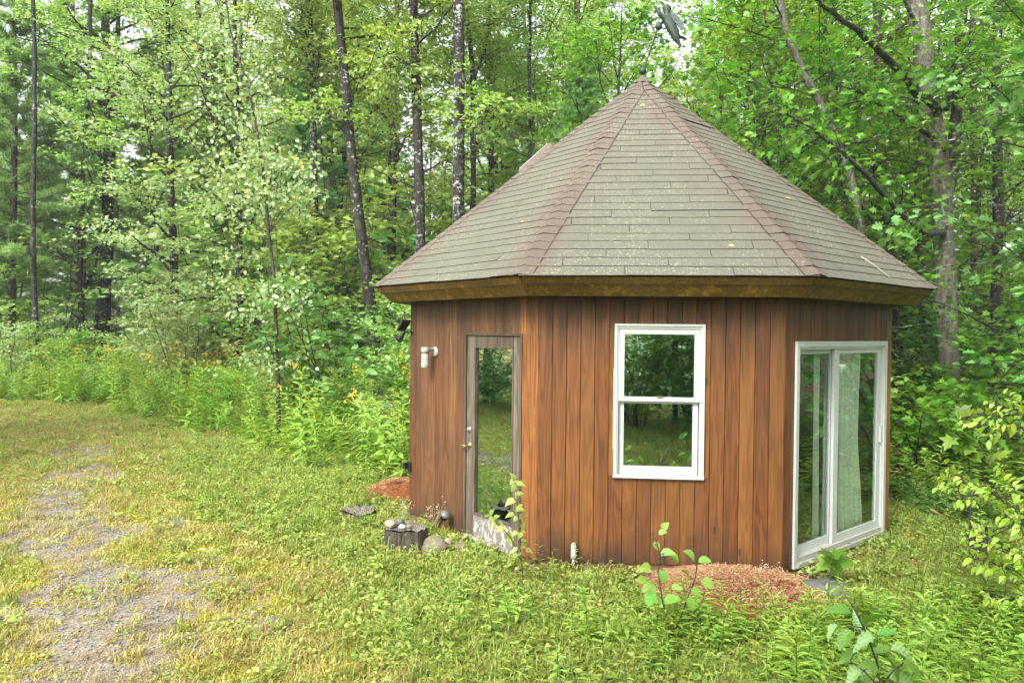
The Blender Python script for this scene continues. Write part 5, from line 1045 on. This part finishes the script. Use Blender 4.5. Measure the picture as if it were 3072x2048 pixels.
# aspen sapling with big pale leaves standing in the weeds
r = np.random.default_rng(5); dep = 13.6
C1 = [(842, 1345), (836, 1270), (834, 1100), (825, 900), (822, 820), (806, 700), (797, 600), (786, 480), (768, 380), (745, 260), (715, 170), (690, 90), (678, 0), (670, -60)]
B0 = W(842, 1345, dep); base = np.array([B0[0], B0[1], 0.0]); root = tag(empty('aspen_sapling', tuple(base)), 'slim aspen sapling with pale round leaves standing alone in the tall weeds', 'tree')
P = np.array([W(u, v, dep) for u, v in C1])-base; P[0][2] = -.2; T_ = MB(); T_.tube(P, np.linspace(.042, .012, len(P)), 8, wob=.05); K = MB()
for (u, v, ru, rv, n_) in [(780, 470, 60, 40, 150), (850, 500, 75, 40, 220), (700, 520, 90, 45, 200), (760, 590, 120, 40, 260), (880, 580, 70, 30, 120), (830, 640, 90, 30, 110), (690, 640, 50, 30, 60), (700, 400, 80, 40, 110), (900, 600, 40, 30, 60), (770, 300, 90, 50, 140), (650, 250, 60, 70, 110), (800, 900, 60, 30, 110), (760, 940, 60, 25, 80), (865, 860, 60, 40, 120), (880, 930, 60, 50, 120), (790, 1080, 70, 30, 130), (850, 1090, 60, 30, 90), (700, 850, 60, 30, 70), (720, 770, 50, 20, 50), (680, 130, 80, 50, 110), (820, 180, 60, 60, 70)]:
    c0 = W(u, v, dep)-base; hw = ru*dep/FPX*.75; hv = rv*dep/FPX*.75; Q = c0+r.normal(size=(n_, 3))*np.array([hw, .30, hv]); D = r.normal(size=(n_, 3)); D[:, 2] -= .6; N = r.normal(size=(n_, 3))*.6+np.array([0, -.35, .7]); leaves(K, ROUND, Q, D, N, .080*(.7+.5*r.random(n_)), np.clip(.5+r.normal(size=n_)*.22, 0, .99))
    at_ = P[np.argmin(np.linalg.norm(P-(c0-np.array([0, 0, .4])), axis=1))]; T_.tube([at_, (at_+c0)/2+np.array([0, 0, .05]), c0], [.012, .008, .004], 4, cap=False)
    for _ in range(5): T_.tube([c0, c0+r.normal(size=3)*np.array([hw, .3, hv])], [.005, .002], 3, cap=False)
T_.build('trunk', M_BROWNBARK, root, True); K.build('crown', L_LIGHT, root)
# right of the cabin
CM = dict(size=.125, shape=MAPLE, n=26, lo=2.2, hi=12, len=3.0, per=7)
hero('maple_tree', 14.2, [(2850, 1330), (2850, 1150), (2838, 950), (2832, 760), (2828, 560), (2800, 380), (2775, 230), (2765, 120), (2752, 0)], .20, .15, M_GREYBARK, L_MAPLE, 'massive grey lichened trunk right of the cabin', 17,
     [([(2826, 620, 0), (2862, 480, .1), (2868, 330, .2), (2875, 150, .3), (2880, -60, .4)], .16), ([(2815, 330, -.2), (2745, 270, -.8), (2690, 205, -1.3), (2640, 150, -1.8), (2570, 90, -2.3), (2500, 40, -2.6), (2440, -15, -2.9)], .095),
      ([(2810, 420, -.2), (2730, 370, -.8), (2640, 310, -1.2), (2590, 285, -1.5), (2500, 250, -1.8)], .060), ([(2840, 330, 0), (2868, 255, .2), (2890, 190, .4), (2940, 130, .6), (2960, 60, .8)], .055), ([(2845, 300, 0), (2870, 220, .1), (2900, 60, .2), (2905, -40, .3)], .05),
      ([(2830, 700, -.2), (2770, 700, -.9), (2700, 640, -1.6), (2600, 520, -2.2), (2540, 470, -2.4), (2450, 395, -2.7), (2330, 320, -3)], .065)], dict(CM, n=12, lo=5.5, per=5, dark=1), seed=20, snags=10)
hero('birch_tree', 12.6, [(2600, 1250), (2598, 900), (2590, 730), (2575, 640), (2560, 560), (2545, 480), (2500, 400), (2480, 350), (2425, 235), (2395, 190), (2362, 130), (2340, 40), (2335, -40)], .080, .050, M_GREYBARK, L_MAPLE, 'crooked grey birch leaning left over the roof slope', 13,
     [([(2548, 500, 0), (2490, 430, -.1), (2420, 400, -.2), (2350, 360, -.3), (2260, 300, -.4)], .022), ([(2560, 580, 0), (2640, 690, .1), (2700, 790, .2), (2780, 900, .4)], .045), ([(2470, 330, 0), (2500, 200, .1), (2480, 60, .2), (2455, -30, .3)], .03), ([(2420, 240, 0), (2350, 265, -.1), (2240, 240, -.2), (2150, 215, -.3)], .020)], dict(CM, n=9, lo=5, hi=9, len=2.0, per=5), seed=21, snags=14)
hero('oak_tree', 10.2, [(3290, 1300), (3280, 900), (3270, 500), (3260, 100)], .10, .05, M_DARKBARK, L_OAK, 'oak with pale glossy lobed leaves reaching in from the right edge', 11, (), dict(size=.17, shape=LOBES, n=26, lo=2.2, hi=9, len=2.3, per=7), seed=29, snags=4)
for i, (u, dp, rb, bk, lab) in enumerate([(2640, 17, .13, M_BROWNBARK, 'straight brown trunk behind the crooked birch'), (2755, 18.5, .15, M_BROWNBARK, 'brown trunk in the gap left of the massive grey trunk'), (2690, 23, .11, M_GREYBARK, 'thin grey trunk deep in the woods right of the roof'), (2570, 21, .10, M_DARKBARK, 'thin dark trunk rising behind the lower right roof slope'), (2990, 17, .13, M_DARKBARK, 'dark trunk near the right edge behind the oak leaves'), (2920, 21, .12, M_BROWNBARK, 'shaded brown trunk just right of the massive grey one'), (2300, 19, .12, M_GREYBARK, 'grey trunk above the middle of the right roof slope'), (2470, 24, .12, M_BROWNBARK, 'distant brown trunk above the right roof slope')]):
    hero('woodland_tree', dp, [(u+10*math.sin(i), 1200), (u+6, 700), (u, 350), (u-8*math.cos(i), -30)], rb, rb*.6, bk, L_MAPLE, lab, 16, (), dict(CM, n=16, lo=3.0+i % 3, per=6, len=2.6, size=.12), seed=30+i, snags=12)
# ------------------------------------------------------------------ trees and shrubs by kind, copied
LT = [leafy_meshes('leafy %d' % i, 40+i, 17+i, .14+.02*i, (.07, .12, .20, .09)[i], 2.8, 38, .15, RHOMB, 19) for i in range(4)]
MT = [leafy_meshes('maple %d' % i, 50+i, 12, .10, .08, 2.8, 34, .14, MAPLE, 9, sub=5) for i in range(2)]
PT = [pine_meshes('pine %d' % i, 60+i, 17, .16, (.05, .12, .22)[i], 2.8, 36, 60) for i in range(3)]
SH = [shrub_meshes('shrub %d' % i, 70+i, (2.6, 3.6, 1.8)[i], (9, 8, 10)[i], (.085, .095, .08)[i], RHOMB, 15) for i in range(3)]
SM = [shrub_meshes('maple shrub', 80, 3.0, 8, .125, LOBES, 6, 1.0, 8), shrub_meshes('maple shrub b', 81, 2.0, 8, .12, MAPLE, 6, .8, 7)]
r = np.random.default_rng(99)
BK = [M_DARKBARK, M_BROWNBARK, M_SPOTBARK, M_GREYBARK]
LAB = {'pine': 'soft green pine with layered boughs deep in the woods', 'leaf': 'slender leafy tree deep in the woods', 'maple': 'low branching maple in the woods right of the cabin'}
def tree_at(kind, x, y, s=None, label=None, group=None, bark=None, leaf=None, rz=None):
    i = r.integers(4 if kind == 'leaf' else 3 if kind == 'pine' else 2); me = {'leaf': LT, 'pine': PT, 'maple': MT}[kind][i]; lf = leaf or {'leaf': L_WOODS, 'pine': L_PINE, 'maple': L_MAPLE}[kind]; bk = bark or (M_BROWNBARK if kind == 'pine' else BK[r.integers(3)])
    return place({'leaf': 'leafy_tree', 'pine': 'pine_tree', 'maple': 'maple_tree'}[kind], me, (bk, lf), (x, y, float(hgt(x, y))), r.random()*6.28 if rz is None else rz, s or r.uniform(.8, 1.15), label or LAB[kind], 'tree', group, tilt=(r.normal()*.02, r.normal()*.02))
def U(u, dep):
    p = W(u, 1000, dep); return p[0], p[1]
taken = []
for nm, u, dp, kd, s, lab in [('a', 30, 25, 'pine', 1.0, 'light green soft pine filling the left edge'), ('b', 470, 27, 'pine', .8, 'deep green pine behind the pale leafy shrub'), ('c', 600, 25, 'pine', .75, 'drooping pine boughs behind the aspen sapling'), ('d', 860, 24, 'pine', .8, 'pine boughs between the aspen sapling and the spotted trunk'), ('f', 1700, 19, 'pine', .62, 'feathery dark pine boughs just left of the roof peak'), ('g', 1000, 26, 'leaf', .9, 'leafy tree behind the curving trunk'), ('h', 1480, 24, 'leaf', .9, 'leafy tree above the left roof slope'), ('k', 530, 23, 'leaf', .85, 'pale airy tree between the thick forked trunk and the aspen sapling'), ('l', 720, 21, 'leaf', .85, 'leafy tree spreading behind the top of the aspen sapling'), ('n', 1180, 22, 'leaf', .9, 'leafy tree between the two dark trunks left of the roof'), ('i', 740, 31, 'pine', .85, 'tall pine in the shade behind the aspen sapling')]:
    x, y = U(u, dp); tree_at(kd, x, y, s, lab, leaf=L_LIGHT if nm in 'jkl' else None, bark=M_DARKBARK if kd == 'leaf' else None); taken.append((x, y, 1.5))
for u, dp, s, lab in [(2150, 14.0, .75, 'maple with golden green leaves right behind the weathervane'), (2400, 15.5, .85, 'maple behind the upper right roof slope'), (3230, 12.5, .8, 'maple crowding the upper right corner'), (1880, 16.5, .8, 'leafy maple directly behind the roof peak'), (2700, 16.5, .8, 'maple between the crooked birch and the grey trunk')]:
    x, y = U(u, dp); tree_at('maple', x, y, s, lab); taken.append((x, y, 1.2))
def forest_ok(x, y):
    if math.hypot(x-CX, y-CY) < 5.4: return False
    if -21 < x < 6.8 and -8 < y < float(ye(x))+3.2: return False
    if 0 <= x < 9 and y < 12.5 and y > -8 and math.hypot(x-CX, y-CY) < 7.5: return False
    return True
pl_ = list(taken); cnt = 0; tries = 0
while cnt < 125 and tries < 9000:
    tries += 1
    if tries < 5200: dp = 17+45*r.random()**1.15; u = r.uniform(-500, 3600); x, y = U(u, dp)
    else:
        a_ = r.random()*6.28; q = r.uniform(13, 26); x, y = -3+q*math.cos(a_)*1.15, 6+q*math.sin(a_)
    if not forest_ok(x, y): continue
    if dp < 22.5 and tries < 5200 and u < 1950: continue
    f_ = np.array([x, y])-CAM[:2]; dp = f_ @ CF[:2]; un = 1536+FPX*(f_ @ CR[:2])/dp if dp > 1 else None; infr = dp > 1 and -500 < un < 3600
    gap = infr and dp > 24 and ((60 < un < 280) or (1150 < un < 1260)) and r.random() < .9
    if gap: continue
    md = 2.7 if infr else 3.6
    if any((x-a)**2+(y-b)**2 < max(md, c)**2 for a, b, c in pl_): continue
    if not infr and tries >= 5200 and cnt > 122: break
    pl_.append((x, y, 0)); cnt += 1
    if infr and un < 1150: kd = 'pine' if r.random() < .60 else 'leaf'
    elif infr and un > 1900: kd = 'maple' if (dp < 24 and r.random() < .6) else ('leaf' if r.random() < .85 else 'pine')
    elif infr: kd = 'leaf' if r.random() < .8 else 'pine'
    else: kd = 'leaf' if r.random() < .65 else 'pine'
    if infr: zone = 'left' if un < 1150 else 'mid' if un < 1950 else 'right'
    else: zone = 'out'
    where = {'left': 'behind the clearing', 'mid': 'behind the left roof slope', 'right': 'behind the right roof slope', 'out': 'around the clearing'}[zone]
    what = {'pine': 'pine with soft layered boughs', 'leaf': 'slender leafy tree', 'maple': 'low branching maple'}[kd]
    tree_at(kd, x, y, None, '%s among many deep in the woods %s' % (what, where), '%s in the woods %s' % ({'pine': 'pines', 'leaf': 'leafy trees', 'maple': 'maples'}[kd], where))
# thin bare stems deep in the woods
def stem_mesh(seed):
    q = np.random.default_rng(seed); m = MB(); p_ = path(q, (0, 0, -.2), (q.normal()*.04, q.normal()*.04, 1), 13, 10, .01, .03); m.tube(p_, np.linspace(.075, .03, 11), 7, wob=.05)
    for _ in range(26):
        b = interp(p_, np.array([q.uniform(.06, .9)]))[0]; az = q.random()*6.28; lp = path(q, b, (math.cos(az), math.sin(az), .15), .5+1.5*q.random(), 5, -.01, .14); m.tube(lp, np.linspace(.012, .003, 6), 3, cap=False)
    return m.mesh('bare stem', True)
SB = [stem_mesh(90+i) for i in range(3)]
for i in range(26):
    u = r.uniform(-100, 3150); dp = r.uniform(19, 34); x, y = U(u, dp)
    if not forest_ok(x, y): continue
    zone = 'behind the clearing' if u < 1150 else 'behind the cabin' if u < 2000 else 'right of the cabin'
    place('bare_stem', (SB[i % 3],), ((M_DARKBARK, M_BROWNBARK, M_DARKBARK)[i % 3],), (x, y, float(hgt(x, y))), r.random()*6.28, r.uniform(.5, .8), 'thin bare twiggy stem standing deep in the woods %s' % zone, 'tree', 'bare stems in the woods %s' % zone, parts=('trunk',), tilt=(r.normal()*.04, r.normal()*.04))
# shrubs: the ones that stand out, then the many along the edge
def shrub_at(me, leaf, x, y, s, label, group=None): return place('leafy_shrub', me, (M_TWIG, leaf), (x, y, float(hgt(x, y))), r.random()*6.28, s, label, 'shrub', group, parts=('stems', 'foliage'))
for u, dp, me, lf, s, lab in [(560, 19.5, SH[1], L_LIGHT, 1.15, 'tall pale-leaved shrub left of the aspen sapling'), (470, 21, SH[1], L_LIGHT, 1.05, 'grey green shrub before the broad dim trunk'), (1040, 14.6, SM[0], L_OAK, 1.25, 'tall bright young maple before the curving trunk'), (1150, 13.8, SM[1], L_OAK, 1.2, 'young oak with large leaves right of the curving trunk'), (985, 15.3, SM[1], L_MAPLE, 1.1, 'small bright maple at the foot of the young maple'), (1215, 14.6, SH[0], L_WOODS, 1.1, 'green shrub against the left wall corner of the cabin'), (1290, 15.4, SH[1], L_WOODS, 1.1, 'leafy shrub hidden behind the left wall of the cabin'), (60, 23.0, SH[0], L_LIGHT, 1.0, 'rounded pale shrub at the left edge of the clearing'), (180, 23.4, SH[0], L_WOODS, .9, 'low shrub under the leaning trunk at the left'), (330, 23, SH[2], L_WOODS, 1.1, 'low green shrub at the foot of the forked trunk')]:
    x, y = U(u, dp); shrub_at(me, lf, x, y, s, lab)
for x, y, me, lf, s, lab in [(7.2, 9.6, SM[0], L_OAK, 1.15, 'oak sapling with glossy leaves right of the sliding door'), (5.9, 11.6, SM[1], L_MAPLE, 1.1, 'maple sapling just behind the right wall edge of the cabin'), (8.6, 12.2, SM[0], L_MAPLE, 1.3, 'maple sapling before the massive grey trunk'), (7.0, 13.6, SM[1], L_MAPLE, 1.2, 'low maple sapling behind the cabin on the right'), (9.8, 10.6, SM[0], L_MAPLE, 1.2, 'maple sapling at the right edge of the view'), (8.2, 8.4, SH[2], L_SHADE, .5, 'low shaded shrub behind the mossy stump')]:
    shrub_at(me, lf, x, y, s, lab)
cnt = 0
while cnt < 105:
    u = r.uniform(-200, 3300); dp = r.uniform(14, 30); x, y = U(u, dp)
    if not forest_ok(x, y) and not (beyond(x, y) > 1.6 and x < 2): continue
    if u > 1150 and u < 1950 and dp < 18: continue
    cnt += 1; me = (SH+SM)[r.integers(5)]; rt = u > 2000
    lf = (L_MAPLE, L_SHADE, L_WOODS)[r.integers(3)] if rt else (L_WOODS, L_WOODS, L_LIGHT, L_MAPLE)[r.integers(4)]
    w_ = 'right of the cabin' if rt else 'along the edge of the woods left of the cabin'
    shrub_at(me, lf, x, y, r.uniform(.6, 1.5), 'leafy undergrowth shrub among many %s' % w_, 'undergrowth shrubs %s' % w_)
for i in range(30):
    x = r.uniform(-19, -1.8); y = float(ye(x))+r.uniform(-.3, 1.6); shrub_at((SH[2], SH[0], SH[2])[i % 3], (L_WEED, L_WOODS, L_LIGHT, L_WEED)[i % 4], x, y, r.uniform(.35, .7), 'low bushy growth among many at the front of the tall weeds', 'low bushes at the front of the tall weeds')
for i in range(34):
    u = r.uniform(-100, 1500) if i < 24 else r.uniform(2050, 3200); dp = r.uniform(19, 28) if i < 24 else r.uniform(16, 24); x, y = U(u, dp)
    if not forest_ok(x, y): continue
    side = 'left' if u < 1600 else 'right'; shrub_at((SH[1], SM[0])[i % 2] if side == 'left' else SM[i % 2], (L_WOODS, L_LIGHT, L_WOODS, L_OAK)[i % 4] if side == 'left' else (L_MAPLE, L_OAK)[i % 2], x, y, r.uniform(1.6, 2.5), 'tall leafy sapling among many in the woods %s of the cabin' % side, 'tall saplings in the woods %s of the cabin' % side)
# trees close around the clearing that the glass reflects
for i, (x, y, kd, s) in enumerate([(-1.5, -7.5, 'maple', 1.0), (2.0, -7.0, 'pine', .9), (5.0, -6.0, 'maple', 1.0), (-5, -9, 'leaf', 1.0), (8.2, -2.5, 'maple', 1.0), (8.8, 2.0, 'maple', .9), (8.6, 5.2, 'maple', .8), (10.5, 7.0, 'leaf', 1.0), (-15, 6.5, 'leaf', 1.0), (-16, 3.5, 'pine', .9), (-18, 10, 'leaf', .9), (-15.5, 0, 'leaf', 1.0), (-18, -3, 'pine', 1.0), (-14.6, 8.2, 'maple', .8), (2.2, -4.2, 'pine', .5), (3.6, -4.8, 'pine', .6), (-1.2, -5.2, 'pine', .6)]):
    tree_at(kd, x, y, s, '%s just outside the view around the clearing' % {'maple': 'maple', 'pine': 'pine', 'leaf': 'leafy tree'}[kd], 'trees around the clearing outside the view')
for i, (x, y) in enumerate([(-3, -5), (-.8, -4.2), (1.2, -4.4), (2.6, -5.0), (0.2, -6.2), (3.9, -4.4), (5.4, -4.2), (6.6, -3.0), (7.6, .2), (7.4, 3.4), (-13.6, 7.6), (-13.2, 5.6), (-13.5, 3.6), (-14, 1.5), (-14.5, 9.4), (1.3, -3.2), (2.7, -3.0), (4.1, -2.8)]):
    shrub_at((SM+SH)[i % 5], (L_OAK, L_MAPLE)[i % 2], x, y, 1.1, 'shrub just outside the view around the clearing', 'shrubs around the clearing outside the view')

# ------------------------------------------------------------------ damp air between the trees
hz = MB().box(-75, 75, -30, 90, -1.6, 27); t = NT('damp air'); pv = t.n('ShaderNodeVolumePrincipled'); pv.inputs['Color'].default_value = (.93, .97, 1.0, 1); pv.inputs['Density'].default_value = .0010; pv.inputs['Anisotropy'].default_value = .0
t.l(pv.outputs[0], t.out.inputs['Volume']); hzo = hz.build('haze', t.m); tag(hzo, 'thin pale haze in the air of the clearing', kind='stuff')
